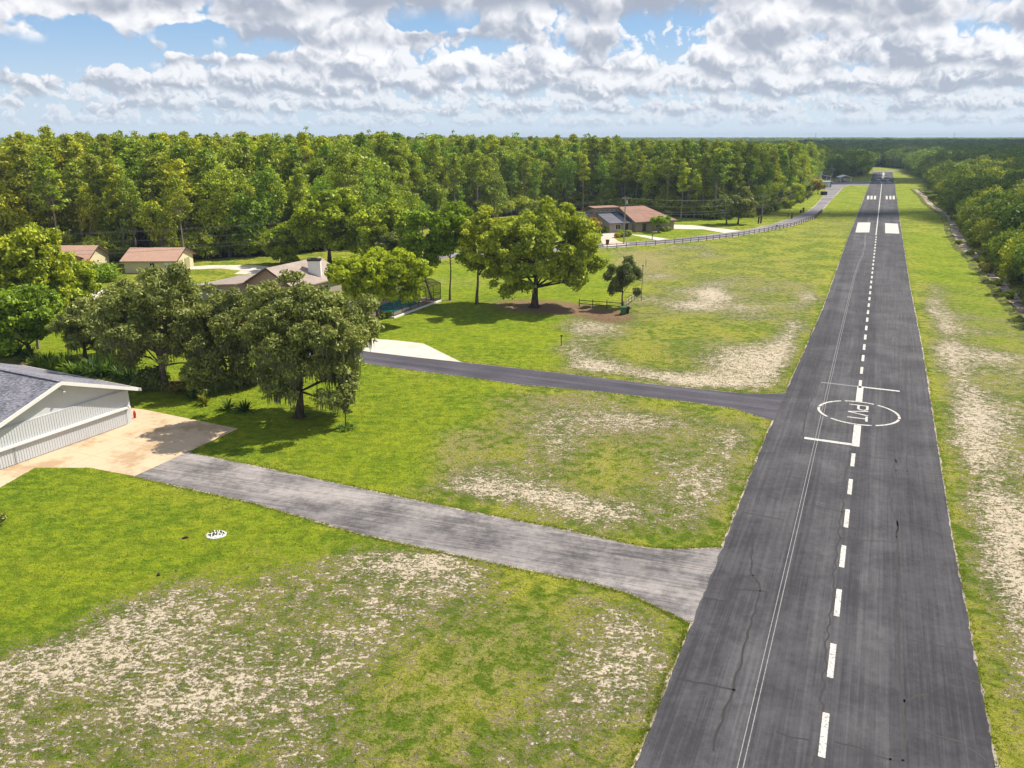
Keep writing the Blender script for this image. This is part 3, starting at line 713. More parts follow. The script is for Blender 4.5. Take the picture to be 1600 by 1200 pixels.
M['gleaf'] = leaf_mat('bright_leaves', (0.075, 0.145, 0.010), (0.40, 0.56, 0.035), .24)
M['moss'] = leaf_mat('hanging_moss', (0.10, 0.11, 0.07), (0.22, 0.23, 0.16), .3)
M['strap'] = leaf_mat('strap_leaves', (0.035, 0.075, 0.012), (0.13, 0.20, 0.030), .3)
def bark_fn(a, b):
    def fn(k):
        P = k.obj(); n = k.noise(k.map(P, scale=(6, 6, 1.2)), 1.5, 5.0, 0.7)
        return pbsdf(k, k.mix(k.ss(n, 0.35, 0.65), a, b), 0.95, k.bump(n, 0.8, 0.05), 0.1)
    return fn
M['bark'] = mat('grey_bark', bark_fn((0.07, 0.055, 0.045), (0.24, 0.20, 0.165)))
M['pbark'] = mat('pine_bark', bark_fn((0.13, 0.10, 0.08), (0.40, 0.34, 0.28)))
M['dbark'] = mat('dark_bark', bark_fn((0.045, 0.035, 0.028), (0.13, 0.10, 0.075)))


def leaves(clumps, n_per, L, W, rng, out_bias=0.9, up=0.25, shell=0.45, tints=None, tvar=.55, droop=0.0):
    """rhombic leaf sprays spread through the volume of each clump"""
    cc, tt, nn = [], [], []
    vol = np.array([c[1][0] * c[1][1] for c in clumps]); cnt = np.maximum(8, (n_per * len(clumps) * vol / vol.sum()).astype(int))
    for i, (c, R) in enumerate(clumps):
        n = cnt[i]; d = rng.normal(size=(n, 3)); d /= np.linalg.norm(d, axis=1)[:, None]
        keep = (d[:, 2] > -0.35) | (rng.rand(n) < 0.45); d = d[keep]; n = len(d)
        r = shell + (1 - shell) * rng.rand(n) ** 0.6 * (1 + .35 * rng.rand(n) ** 4)
        lump = 1 + 0.22 * np.sin(d[:, 0] * 5 + i * 1.7) * np.cos(d[:, 1] * 4 + i) + 0.14 * np.sin(d[:, 2] * 7 + i * 2.3)
        p = np.array(c) + d * np.array(R) * (r * lump)[:, None]
        ct = rng.rand() if tints is None else tints[i]
        cc.append(p); nn.append(d); tt.append(np.clip(ct * (1 - tvar) + rng.rand(n) * tvar, 0, 1))
    p = np.concatenate(cc); d = np.concatenate(nn); t = np.concatenate(tt); n = len(p)
    nr = d * out_bias + rng.normal(size=(n, 3)) * 0.75 + np.array([0, 0, up]); nr /= np.linalg.norm(nr, axis=1)[:, None]
    a = np.cross(nr, rng.normal(size=(n, 3))); a[:, 2] -= droop; a /= np.linalg.norm(a, axis=1)[:, None] + 1e-9
    b = np.cross(nr, a); s = (0.6 + 0.8 * rng.rand(n))[:, None]
    v = np.stack([p + a * L * s, p + b * W * s + nr * L * .12, p - a * L * s, p - b * W * s + nr * L * .12], 1).reshape(-1, 3)
    q = np.arange(4 * n).reshape(n, 4)
    return v, q, t
def leaf_object(name, parts, m, parent):
    vs, qs, ts = [], [], []; o = 0
    for v, q, t in parts: vs.append(v); qs.append(q + o); ts.append(t); o += len(v)
    v = np.concatenate(vs); q = np.concatenate(qs); t = np.concatenate(ts)
    me = bpy.data.meshes.new(name); fill(me, v, q)
    at = me.attributes.new('tint', 'FLOAT', 'FACE'); at.data.foreach_set('value', t.astype(np.float32))
    return link(name, me, parent, (m,))


def crown_clumps(rng, c, R, n, cr, mind=0.55, bottom=-0.75, fill_=0.5, flat=0.8):
    """clump centres scattered through an ellipsoid, thicker toward its surface"""
    out = []; tries = 0
    while len(out) < n and tries < n * 60:
        tries += 1
        d = rng.normal(size=3); d /= np.linalg.norm(d)
        if d[2] < bottom: continue
        r = rng.rand() ** (1 / 3 * (1 - fill_ * .6)) 
        wob = 1 + 0.28 * math.sin(d[0] * 3.1 + c[0]) * math.cos(d[1] * 2.7 + c[1]) + .15 * math.sin(d[2] * 5)
        p = np.array(c) + d * np.array(R) * r * wob * 0.98
        if any(np.linalg.norm((p - o[0]) / np.array([1, 1, .8])) < mind * cr for o in out): continue
        k = cr * rng.uniform(0.7, 1.3); out.append((p, (k, k, k * flat)))
    return out
def limbs(mb, rng, base, top, r0, clumps, n_limb, r1=0.35, fork=0.35, lean=(0, 0), bend=.25):
    """a tapering trunk from base to top and limbs to clumps"""
    base = Vector(base); top = Vector(top); H_ = (top - base).length
    pts = []; rad = []
    for i in range(9):
        f = i / 8; p = base.lerp(top, f) + Vector((math.sin(f * 3.1) * lean[0] + rng.uniform(-.05, .05) * H_ * .1, math.sin(f * 3.1) * lean[1], 0))
        pts.append(p); rad.append(r0 * (1.55 if i == 0 else 1.12 if i == 1 else 1 - f * (1 - r1)))
    mb.tube(pts, rad, 9)
    cs = sorted(clumps, key=lambda c: -np.linalg.norm(np.array(c[0]) - np.array(top)))
    step = max(1, len(cs) // max(1, n_limb))
    for c in cs[::step][:n_limb]:
        tgt = Vector(c[0]); f = fork + (1 - fork) * rng.uniform(0, 1) ** 1.2
        if (tgt.z - base.z) < f * H_ * 1.0: f = max(fork, min(f, (tgt.z - base.z) / H_ * 0.75))
        i = min(8, max(1, int(round(f * 8)))); st = pts[i]; L = (tgt - st).length
        mid = st.lerp(tgt, .45) + Vector((rng.uniform(-1, 1), rng.uniform(-1, 1), rng.uniform(-.2, 1))) * L * bend * .5
        m2 = st.lerp(tgt, .75) + Vector((rng.uniform(-1, 1), rng.uniform(-1, 1), rng.uniform(0, 1))) * L * bend * .25
        rr_ = rad[i] * rng.uniform(.35, .6)
        mb.tube([st, mid, m2, tgt], [rr_, rr_ * .7, rr_ * .45, rr_ * .15], 6)


# ---- proto trees of the wood: unit objects kept in meshes, every instance an object of its own
PROTO = {'pine': [], 'broad': [], 'oak': [], 'cyp': []}
def proto(kind, seed):
    rng = np.random.RandomState(seed); mb = MB()
    if kind == 'pine':       # bare pale trunk, loose crown at the top
        h = 23.0; base = rng.uniform(0.48, 0.62) * h; cl = []
        z = base
        while z < h - .6:
            f = (z - base) / (h - base); R = (2.7 * (1 - f) ** .65 + .5) * rng.uniform(.75, 1.2)
            for j in range(rng.randint(3, 5)):
                a = rng.uniform(0, 6.28); r = R * rng.uniform(.35, .95)
                k = rng.uniform(.75, 1.25); cl.append((np.array([math.cos(a) * r, math.sin(a) * r, z + rng.uniform(-.4, .6)]), (k, k, k * .62)))
            z += rng.uniform(.7, 1.15)
        cl.append((np.array([0, 0, h - .3]), (.7, .7, .8)))
        limbs(mb, rng, (0, 0, 0), (rng.uniform(-.6, .6), rng.uniform(-.6, .6), h - .8), .24, cl, 14, .25, .45, bend=.1)
        for j in range(5):
            z = rng.uniform(.25, .6) * h; a = rng.uniform(0, 6.28); mb.tube([(0, 0, z), (math.cos(a) * 1.3, math.sin(a) * 1.3, z + .3)], [.06, .02], 4)
        lv = leaves(cl, 70, .38, .13, rng, .7, .35, .3); lm, bk = M['needle'], M['pbark']
    elif kind == 'cyp':       # narrow tall broadleaf crown carried high
        h = 22.0; cl = crown_clumps(rng, (0, 0, h * .66), (2.7, 2.7, h * .33), 34, 1.25, .7, -1, .7, .9)
        limbs(mb, rng, (0, 0, 0), (rng.uniform(-.5, .5), 0, h * .85), .25, cl, 14, .2, .3, bend=.15)
        lv = leaves(cl, 85, .30, .17, rng, .9, .25, .4); lm, bk = M['leaf'], M['bark']
    elif kind == 'broad':     # round broadleaf
        h = 16.0; cl = crown_clumps(rng, (0, 0, h * .60), (4.0, 4.0, h * .38), 42, 1.5, .65, -.9, .7, .85)
        limbs(mb, rng, (0, 0, 0), (rng.uniform(-.8, .8), 0, h * .7), .27, cl, 14, .3, .25)
        lv = leaves(cl, 85, .33, .20, rng, .9, .3, .42); lm, bk = M['leaf'], M['bark']
    else:                     # low spreading oak
        h = 10.5; cl = crown_clumps(rng, (0, 0, h * .52), (4.6, 4.6, h * .46), 44, 1.45, .6, -.8, .75, .8)
        limbs(mb, rng, (0, 0, 0), (rng.uniform(-.8, .8), 0, h * .6), .27, cl, 14, .3, .2)
        lv = leaves(cl, 90, .32, .19, rng, .9, .35, .42); lm, bk = M['leaf'], M['dbark']
    cr = leaf_object('crown', [lv], lm, None); tr = mb.build('trunk', bk)
    C.objects.unlink(cr); C.objects.unlink(tr)
    return (cr.data, tr.data, h)
for kd, nvar in (('pine', 5), ('cyp', 4), ('broad', 5), ('oak', 5)):
    for i in range(nvar): PROTO[kd].append(proto(kd, 100 + i * 7 + len(kd)))

KIND = {'pine': ('pine_tree', 'pine tree'), 'cyp': ('tall_tree', 'tree'), 'broad': ('broadleaf_tree', 'tree'), 'oak': ('oak_tree', 'oak tree')}
def plant(kind, x, y, h, label, group, rng, wide=1.0, col=(1, 1, 1), var=None):
    cd, td, hh = PROTO[kind][rng.randint(len(PROTO[kind])) if var is None else var]
    nm, cat = KIND[kind]
    r = empty(nm, (x, y, 0), label, cat, group, rng.uniform(0, 6.28))
    s = h / hh; r.scale = (s * wide, s * wide, s)
    for n_, d_ in (('crown', cd), ('trunk', td)):
        o = bpy.data.objects.new(n_, d_); C.objects.link(o); o.parent = r; o.color = (*col, 1)
    return r

def scatter_stuff(name, pts, label, kinds, color=(1, 1, 1)):
    """one object that holds a mass of trees: points with instances"""
    pts = np.array(pts); n = len(pts)
    me = bpy.data.meshes.new(name); me.vertices.add(n); me.vertices.foreach_set('co', np.stack([pts[:, 0], pts[:, 1], np.zeros(n)], 1).astype(np.float32).ravel())
    a = me.attributes.new('scl', 'FLOAT_VECTOR', 'POINT'); a.data.foreach_set('vector', np.stack([pts[:, 2] * pts[:, 3], pts[:, 2] * pts[:, 3], pts[:, 2]], 1).astype(np.float32).ravel())
    rs = np.random.RandomState(len(name)); 
    a = me.attributes.new('rotz', 'FLOAT_VECTOR', 'POINT'); a.data.foreach_set('vector', np.stack([np.zeros(n), np.zeros(n), rs.uniform(0, 6.28, n)], 1).astype(np.float32).ravel())
    a = me.attributes.new('pick', 'INT', 'POINT'); a.data.foreach_set('value', pts[:, 4].astype(np.int32))
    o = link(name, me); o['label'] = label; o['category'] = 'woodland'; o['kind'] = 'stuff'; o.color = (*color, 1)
    coll = bpy.data.collections.new('tree_shapes_' + name)
    for j, (cd, td) in enumerate(kinds):
        me2 = bpy.data.meshes.new('tree_shape'); bm = bmesh.new(); bm.from_mesh(cd); lay = None
        nf = len(bm.faces); bm.from_mesh(td); bm.to_mesh(me2); bm.free()
        me2.materials.append(cd.materials[0]); me2.materials.append(td.materials[0])
        mi = np.zeros(len(me2.polygons), np.int32); mi[nf:] = 1; me2.polygons.foreach_set('material_index', mi)
        so = bpy.data.objects.new('%02d_tree_shape' % j, me2); coll.objects.link(so); so.color = (*color, 1)
    gt = bpy.data.node_groups.new(name, 'GeometryNodeTree')
    gt.interface.new_socket('Geometry', in_out='INPUT', socket_type='NodeSocketGeometry'); gt.interface.new_socket('Geometry', in_out='OUTPUT', socket_type='NodeSocketGeometry')
    N = gt.nodes; Lk = gt.links
    gi = N.new('NodeGroupInput'); go = N.new('NodeGroupOutput'); ip = N.new('GeometryNodeInstanceOnPoints')
    ci = N.new('GeometryNodeCollectionInfo'); ci.inputs['Collection'].default_value = coll; ci.inputs['Separate Children'].default_value = True; ci.inputs['Reset Children'].default_value = True
    ip.inputs['Pick Instance'].default_value = True
    def at(nm, ty):
        q = N.new('GeometryNodeInputNamedAttribute'); q.data_type = ty; q.inputs[0].default_value = nm; return q.outputs[0]
    Lk.new(gi.outputs[0], ip.inputs['Points']); Lk.new(ci.outputs[0], ip.inputs['Instance'])
    Lk.new(at('scl', 'FLOAT_VECTOR'), ip.inputs['Scale']); Lk.new(at('rotz', 'FLOAT_VECTOR'), ip.inputs['Rotation']); Lk.new(at('pick', 'INT'), ip.inputs['Instance Index'])
    Lk.new(ip.outputs[0], go.inputs[0])
    md = o.modifiers.new('trees', 'NODES'); md.node_group = gt
    return o


# landmark phrases along the wood's edge, by picture column
def near_what(px):
    L = [(70, 'at the far left'), (165, 'behind the hidden cream house'), (215, 'left of the cream garage'), (300, 'behind the cream garage'), (365, 'right of the cream garage'), (430, 'at the garage drive end'),
         (500, 'behind the round tree left half'), (580, 'behind the round tree right half'), (660, 'behind the screened pool'), (720, 'behind the slender trees'), (790, 'left of the wide shade tree'),
         (850, 'behind the wide shade tree'), (905, 'left of the red-roofed house'), (970, 'behind the red house clerestory'), (1030, 'behind the red roof ridge'), (1080, 'right of the red roof'), (1130, 'beyond the red house lawn'),
         (1180, 'left of the grey pole'), (1220, 'right of the grey pole'), (1262, 'at the road bend'), (1300, 'at the corner by the shed')]
    for a, b in L:
        if px < a: return b
    return L[-1][1]
ORD = ['first', 'second', 'third', 'fourth', 'fifth', 'sixth', 'seventh', 'eighth', 'ninth', 'tenth', 'eleventh', 'twelfth']
def finish_labels(items, side='from the left'):
    """items: (root, stem, px); trees that share a stem are told apart by their order across the picture"""
    by = {}
    for r, stem, px in items: by.setdefault(stem, []).append((px, r))
    for stem, l in by.items():
        l.sort(key=lambda q: q[0])
        for i, (px, r) in enumerate(l):
            if len(l) == 1: r['label'] = stem
            elif len(l) <= 12: r['label'] = ORD[i] + ' ' + side + ': ' + stem
            else: r['label'] = stem; r['group'] = stem + ' group'

rng = np.random.RandomState(11)
items = []; stuff_pts = []; npine = nbroad = ncyp = 0
KL = ['pine', 'cyp', 'broad', 'oak']
def kidx(kind, v): return {'pine': 0, 'cyp': 5, 'broad': 9, 'oak': 14}[kind] + v
row = 0; off = 0.0; rows = []
while off < 330:
    rows.append(off); off += 4.6 if off < 24 else 6.2 if off < 70 else 9 if off < 150 else 13
for ri, off in enumerate(rows):
    sp = 4.8 if off < 24 else 6.0 if off < 70 else 8.5 if off < 150 else 13
    x = -300.0 + rng.uniform(0, sp)
    while x < 330:
        x += sp * rng.uniform(.7, 1.3)
        y = forest_y(x) + off + rng.uniform(-.4, .4) * sp + 1.5 + (3.0 * math.sin(x * .21) + 2 * math.sin(x * .53 + 1)) * (off < 30) * .5
        U, V = pxof(x, y)
        if U < -130 or U > 1280 + (off > 60) * 6: continue
        if U > 1250 and off < 5: y += 6
        # heights: low at the front edge, tall inside, lower at the right end
        big = 25.5 if U < 700 else 25.5 - (U - 700) / 580 * 3.8
        big -= max(0, (y - 400)) * 0.012
        if U < 60: big -= (60 - U) / 60 * 2.5
        r0 = rng.rand()
        if off < 8: kind = 'broad' if r0 < .42 else 'cyp' if r0 < .68 else 'pine'; h = {'broad': rng.uniform(7, 14), 'cyp': rng.uniform(14, 20), 'pine': rng.uniform(17, 22)}[kind]
        elif off < 20: kind = 'broad' if r0 < .28 else 'cyp' if r0 < .58 else 'pine'; h = {'broad': rng.uniform(11, 17), 'cyp': rng.uniform(17, 22), 'pine': rng.uniform(19, 24)}[kind]
        else: kind = 'cyp' if r0 < .42 else 'pine' if r0 < .85 else 'broad'; h = rng.uniform(big - 3.2, big - .5) if rng.rand() < .97 else big + rng.uniform(-.2, .8)
        if kind == 'broad' and off >= 20: h = min(h, 21)
        if off < 20: h = min(h, big)
        vis = -60 < U < 1300
        tone = rng.choice(5, p=[.34, .26, .18, .12, .10])
        col = [(1, 1, 1), (1.22, 1.18, .9), (.78, .95, .85), (1.35, 1.22, .7), (.95, 1.05, 1.3)][tone]
        warm = max(0, 1 - U / 500) * .25
        col = (col[0] * (1.0 + warm * .6), col[1] * 1.05, col[2])
        tn = ['green', 'light green', 'dark green', 'yellowish', 'grey-green'][tone]
        if vis and off < 47 and ((kind == 'pine' and npine < 290) or (kind == 'broad' and nbroad < 290) or (kind == 'cyp' and ncyp < 290)):
            npine += kind == 'pine'; nbroad += kind == 'broad'; ncyp += kind == 'cyp'
            t = plant(kind, x, y, h, 'x', None, rng, rng.uniform(.88, 1.2), col)
            where = 'front row' if off < 4 else 'second row' if off < 8 else 'middle depth' if off < 22 else 'back canopy'
            nm = {'pine': 'bare-trunked pine', 'cyp': 'narrow-crowned tree', 'broad': 'round-crowned tree'}[kind]
            items.append((t, '%s %s, %s, %s' % (tn, nm, where, near_what(U)), U)); t['group'] = 'trees of the big wood'
        else:
            v = rng.randint(len(PROTO[kind])); stuff_pts.append((x, y, h / PROTO[kind][v][2], rng.uniform(.95, 1.3), kidx(kind, v)))
finish_labels(items)
for i in range(330):
    x = rng.uniform(-190, 160); o_ = rng.choice([-.5, 3, 7, 12, 18]) + rng.uniform(-1, 1); y = forest_y(x) + 2 + o_
    if pxof(x, y)[0] > 1276: continue
    v = rng.randint(5); stuff_pts.append((x, y, rng.uniform(3.0, 6.5) / 10.5, rng.uniform(1.0, 1.4), kidx('oak', v)))
allk = [(p[0], p[1]) for kd in KL for p in PROTO[kd]]
scatter_stuff('woodland', stuff_pts, 'undergrowth and deep mass of trees in and behind the first rows of the wood', allk, (1.12, 1.08, .95))

# wood on the right of the runway, beyond the ditch
items = []; stuff_pts = []; nright = 0
rng = np.random.RandomState(23)
y = 95.0
cand = []
while y < 690:
    sp = 5.6 if y < 330 else 7.5; x = right_x(y) + 1.8
    while x < 0.78 * y + 60 and x < right_x(y) + 420:
        cand.append((x + rng.uniform(-1.5, 1.5), y + rng.uniform(-1.8, 1.8), x - right_x(y))); x += sp * rng.uniform(.8, 1.25)
    y += sp
def rdist(c): return math.hypot(c[0], c[1]) + c[2] * 1.2
cand.sort(key=rdist)
for (x, y, dx) in cand:
    U, V = pxof(x, y)
    h = (rng.uniform(5.5, 8.5) if dx < 6 else rng.uniform(8, 12.5)) + min(4, max(0, (y - 250) * .012)) 
    tone = rng.choice(4, p=[.4, .25, .2, .15]); col = [(.62, .70, .75), (1.15, 1.08, .7), (.42, .56, .62), (.68, .74, .95)][tone]
    tn = ['green', 'yellow-green', 'dark green', 'grey-green'][tone]
    if U < 1630 and nright < 280:
        nright += 1
        t = plant('oak', x, y, h, 'x', None, rng, rng.uniform(.8, 1.1), col)
        dist = 'beside the nearest ditch bend' if y < 150 else 'beside the middle ditch' if y < 200 else 'by the far ditch' if y < 270 else 'level with the white blocks' if y < 330 else 'level with the threshold bars' if y < 400 else 'near runway end'
        dep = 'first row' if dx < 7 else 'second row' if dx < 13 else 'third row' if dx < 20 else 'deep in'
        items.append((t, '%s oak, %s, %s' % (tn, dep, dist), U)); t['group'] = 'trees of the wood right of the runway'
    else:
        v = rng.randint(5); stuff_pts.append((x, y, h / PROTO['oak'][v][2], rng.uniform(.9, 1.25), kidx('oak', v)))
finish_labels(items)
# far woods to the horizon, both sides and beyond the runway's end
rng = np.random.RandomState(5)
far = []
d = 590.0
while d < 4200:
    sp = 9 + max(0, d - 640) * 0.012; a0 = math.radians(-36); a = math.radians(12.0) if d < 1500 else math.radians(-34)
    while a < math.radians(36):
        a += sp / d * rng.uniform(.7, 1.3); x = math.sin(a) * d; y = math.cos(a) * d + rng.uniform(-.5, .5) * sp
        U, V = pxof(x, y)
        if y < 655 and U > 1345 and x < right_x(min(y, 640)): continue
        if 1352 < U < 1425 and y < 690: continue
        if U < 1282 and y < forest_y(x) + 330 and d < 900: continue
        far.append((x, y, d, sp))
    d += sp * .9
# the dark stand beyond the crossing, left of the runway end
for i in range(170):
    y = rng.uniform(500, 640); U = rng.uniform(1276, 1349 - max(0, (540 - y)) * .9); r_ = ray(U, pxof(0, y)[1]); x = g(U, pxof(0, y)[1])[0]
    far.append((x, y, 540, 8))
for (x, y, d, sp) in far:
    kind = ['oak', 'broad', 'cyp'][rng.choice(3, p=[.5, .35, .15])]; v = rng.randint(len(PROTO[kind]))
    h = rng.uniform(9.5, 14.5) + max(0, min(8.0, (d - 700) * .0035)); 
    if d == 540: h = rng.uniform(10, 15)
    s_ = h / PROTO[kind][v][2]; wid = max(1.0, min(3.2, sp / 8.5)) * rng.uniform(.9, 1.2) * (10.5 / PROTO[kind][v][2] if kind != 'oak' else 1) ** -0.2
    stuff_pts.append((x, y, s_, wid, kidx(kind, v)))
scatter_stuff('far_woodland', stuff_pts, 'dark far-off woods reaching to the horizon beyond the runway and to its right', allk, (.60, .75, .90))  # bluish tint puts distance haze into the leaf colour

# ------------------------------------------------------------------ garden and yard trees
def px_box(base, x0, x1, y0, y1):
    b = g(*base); n = (0, 1)
    a = onplane(x0, y0, b, n); c = onplane(x1, y1, b, n)
    return b, ((a[0] + c[0]) / 2, (a[2] + c[2]) / 2), (abs(c[0] - a[0]) / 2, abs(a[2] - c[2]) / 2)
def hero(name, label, cat, base, box, m, nleaf=300, ncl=60, cr=1.2, tr=0.25, bk='bark', seed=1, L=.24, W=.13, fork=.3, lean=(0, 0), nlimb=18, flat=.8, mind=.6,
         moss=0, group=None, stems=1, trans=None, extra=(), fill_=.6, bottom=-.8, col=(1, 1, 1), topf=.75, deep=1.0):
    b, (cx, cz), (rx, rz) = px_box(base, *box); rng = np.random.RandomState(seed)
    r = empty(name, tuple(b), label, cat, group)
    cx -= b[0]; cr *= .76; ncl = int(ncl * 1.6); nleaf = int(nleaf * .85); L *= .95; W *= .95
    cl = crown_clumps(rng, (cx, 0, cz), (rx - cr * .3, (rx - cr * .3) * deep, rz - cr * .25), ncl, cr, mind, bottom, fill_, flat)
    for (bx, n2, c2) in extra:
        b2, (ex, ez), (erx, erz) = px_box(base, *bx); cl += crown_clumps(rng, (ex - b[0], rng.uniform(-.6, .6), ez), (max(.2, erx - c2 * .3), erx, max(.2, erz - c2 * .2)), n2, c2, mind, -1, fill_, flat)
    mb = MB()
    if stems == 1:
        limbs(mb, rng, (0, 0, -.05), (cx * .6, 0, cz - rz + 2 * rz * topf), tr, cl, nlimb, .3, fork, lean)
        for j in range(5):   # root flare
            a = j * 1.26 + rng.uniform(0, .5); mb.tube([(0, 0, tr * 1.6), (math.cos(a) * tr * 1.3, math.sin(a) * tr * 1.3, tr * .5), (math.cos(a) * tr * 2.6, math.sin(a) * tr * 2.6, -.05)], [tr * .6, tr * .45, tr * .15], 6)
    else:
        for s_ in range(stems):
            a = s_ * 6.28 / stems + .6; sub = cl[s_::stems]
            limbs(mb, rng, (math.cos(a) * tr, math.sin(a) * tr, -.05), (cx * .7 + math.cos(a) * rx * .45, math.sin(a) * rx * .45, cz + rz * .1), tr * .7, sub, nlimb // stems, .3, fork)
    mb.build('trunk', M[bk], r, True)
    lv = leaves(cl, nleaf, L, W, rng, .75, .3, .3)
    o = leaf_object('crown', [lv], M[m], r); o.color = (*col, 1)
    if moss:
        low = sorted(cl, key=lambda c: c[0][2])[:int(len(cl) * .6)]; P_, Q_, T_ = [], [], []
        vs = []
        for i in range(moss):
            c, R = low[rng.randint(len(low))]; d = rng.normal(size=2); d /= np.linalg.norm(d)
            p = np.array([c[0] + d[0] * R[0] * rng.uniform(.2, .9), c[1] + d[1] * R[1] * rng.uniform(.2, .9), c[2] - R[2] * rng.uniform(.1, .7)])
            ln = rng.uniform(.35, 1.3); w = rng.uniform(.04, .10); a = rng.uniform(0, 3.14)
            for q in range(2):
                aa = a + q * 1.57; e = np.array([math.cos(aa), math.sin(aa), 0]) * w
                vs += [p - e * .4, p + e * .4 + (0, 0, -ln * .0), p + e * rng.uniform(.5, 1.2) + (0, 0, -ln * .5), p + (0, 0, -ln)]; T_.append(rng.rand())
        v = np.array(vs); leaf_object('moss', [(v, np.arange(len(v)).reshape(-1, 4), np.array(T_))], M['moss'], r)
    return r

hero('oak_tree', 'biggest olive oak hung with grey moss, standing on the lawn right of the apron', 'oak tree', (468, 652), (374, 596, 428, 634), 'oakleaf', 400, 110, 1.0, .30, 'dbark', 3, .17, .085, .22, moss=1800, extra=(((396, 470, 560, 640), 12, .85), ((490, 566, 540, 630), 9, .8), ((380, 450, 442, 520), 14, .9), ((540, 596, 452, 540), 10, .9)), nlimb=26)
hero('oak_tree', 'smaller mossy oak between the two big oaks, its crown merging with both', 'oak tree', (374, 604), (288, 420, 446, 600), 'oakleaf', 380, 62, 1.0, .2, 'dbark', 4, .17, .085, .25, moss=1100, extra=(((320, 400, 560, 612), 10, .8),))
hero('oak_tree', 'olive oak with a forked thick trunk behind the hangar\'s far corner', 'oak tree', (258, 608), (142, 338, 412, 580), 'oakleaf', 400, 105, 1.05, .34, 'bark', 5, .17, .085, .15, moss=1100, nlimb=24, stems=1, extra=(((160, 230, 470, 560), 10, 1.0),))
hero('oak_tree', 'small dark oak behind the fern bed, left of the forked oak', 'oak tree', (134, 566), (82, 182, 462, 558), 'oakleaf', 380, 44, .9, .22, 'dbark', 6, .18, .09, .3, moss=250)
hero('oak_tree', 'slim oak whose thin trunk shows against the lawn behind the fern bed', 'oak tree', (190, 556), (140, 240, 440, 530), 'oakleaf', 360, 34, 1.0, .14, 'dbark', 7, .18, .09, .4, moss=120)
hero('yard_tree', 'bright green tree with a leaning trunk at the left edge behind the hangar roof', 'tree', (52, 562), (-45, 90, 440, 545), 'gleaf', 420, 54, 1.1, .26, 'dbark', 8, .22, .12, .3, lean=(-.3, 0))
hero('yard_tree', 'tall yellow-green tree at the left edge of the view, tallest of the yard trees there', 'tree', (58, 520), (-34, 120, 343, 520), 'leaf', 420, 100, 1.35, .3, 'bark', 9, .24, .13, .3, col=(1.5, 1.4, 1.0), moss=0)
hero('yard_tree', 'yellow-green tree leaning in front of the tan-roofed house', 'tree', (104, 500), (40, 156, 402, 508), 'leaf', 380, 60, 1.2, .2, 'bark', 10, .24, .13, .3, col=(1.3, 1.3, 1.0))
hero('flowering_tree', 'bright yellow-green tree over the near end of the screened pool', 'tree', (590, 506), (506, 666, 390, 470), 'yleaf', 480, 60, 1.1, .22, 'bark', 12, .24, .15, .3, nlimb=22, deep=.8, fill_=.7, col=(.78, .92, 1.0))
hero('shade_tree', 'wide spreading shade tree on the lawn over bare reddish ground', 'tree', (835, 480), (750, 938, 314, 455), 'leaf', 400, 135, 1.15, .42, 'dbark', 14, .24, .13, .30, nlimb=40, fill_=.75, extra=(((865, 948, 380, 450), 14, 1.1), ((760, 830, 420, 458), 8, 1.0)), col=(1.35, 1.3, 1.25), deep=.8)
hero('slender_tree', 'slender pale tree with a leaning forked trunk beside the pool cage', 'tree', (676, 470), (622, 690, 318, 422), 'gleaf', 300, 34, 1.0, .13, 'pbark', 15, .24, .13, .45, lean=(-1.0, 0), nlimb=12, col=(.9, .9, .9), extra=(((640, 690, 395, 436), 7, .8),))
hero('slender_tree', 'slender tree with the straightest bare trunk, middle one of the three on the lawn', 'tree', (703, 469), (668, 748, 310, 416), 'gleaf', 320, 48, 1.1, .13, 'bark', 16, .24, .13, .5, nlimb=14, col=(1.15, 1.1, .95))
hero('slender_tree', 'slender tree with a reddish top touching the wide shade tree', 'tree', (745, 475), (712, 794, 325, 440), 'leaf', 320, 52, 1.1, .2, 'bark', 17, .24, .13, .4, nlimb=14, col=(1.6, 1.45, 1.1))
hero('small_tree', 'small dark weeping tree beside the corner of the rail fence', 'tree', (972, 480), (944, 999, 404, 466), 'oakleaf', 480, 22, .75, .12, 'dbark', 18, .22, .07, .4, nlimb=10, flat=1.1, col=(.75, .8, .9), extra=(((975, 990, 403, 430), 4, .6),))
hero('round_tree', 'large round-crowned bright green tree behind the chimney house', 'tree', (515, 412), (448, 584, 295, 404), 'gleaf', 480, 104, 1.4, .35, 'dbark', 19, .30, .17, .25, nlimb=20, col=(1.5, 1.25, 1.0))
hero('round_tree', 'small yellow-green tree at the left of the large round tree', 'tree', (440, 413), (408, 468, 350, 410), 'gleaf', 360, 30, 1.1, .2, 'bark', 20, .28, .16, .2, nlimb=8, col=(1.35, 1.15, .9))
hero('round_tree', 'darker tree at the right of the large round tree, behind the pool', 'tree', (592, 418), (546, 646, 312, 414), 'leaf', 440, 66, 1.4, .3, 'dbark', 21, .28, .16, .2, nlimb=16, col=(1.25, 1.25, 1))
hero('round_tree', 'dark bushy tree between the pool cage and the wood', 'tree', (628, 425), (588, 664, 350, 424), 'oakleaf', 420, 40, 1.2, .25, 'dbark', 22, .28, .16, .2, nlimb=12)
hero('roadside_oak', 'small dark oak on the lawn across the road, right of the red-roofed house', 'oak tree', (1135, 351), (1116, 1152, 302, 344), 'oakleaf', 300, 26, 1.2, .2, 'dbark', 24, .32, .18, .3, nlimb=8, col=(.8, .85, .8))
hero('roadside_oak', 'small dark oak nearest the grey utility pole', 'oak tree', (1153, 350), (1140, 1180, 296, 342), 'oakleaf', 300, 28, 1.2, .2, 'dbark', 25, .32, .18, .3, nlimb=8, col=(.9, .9, .8))
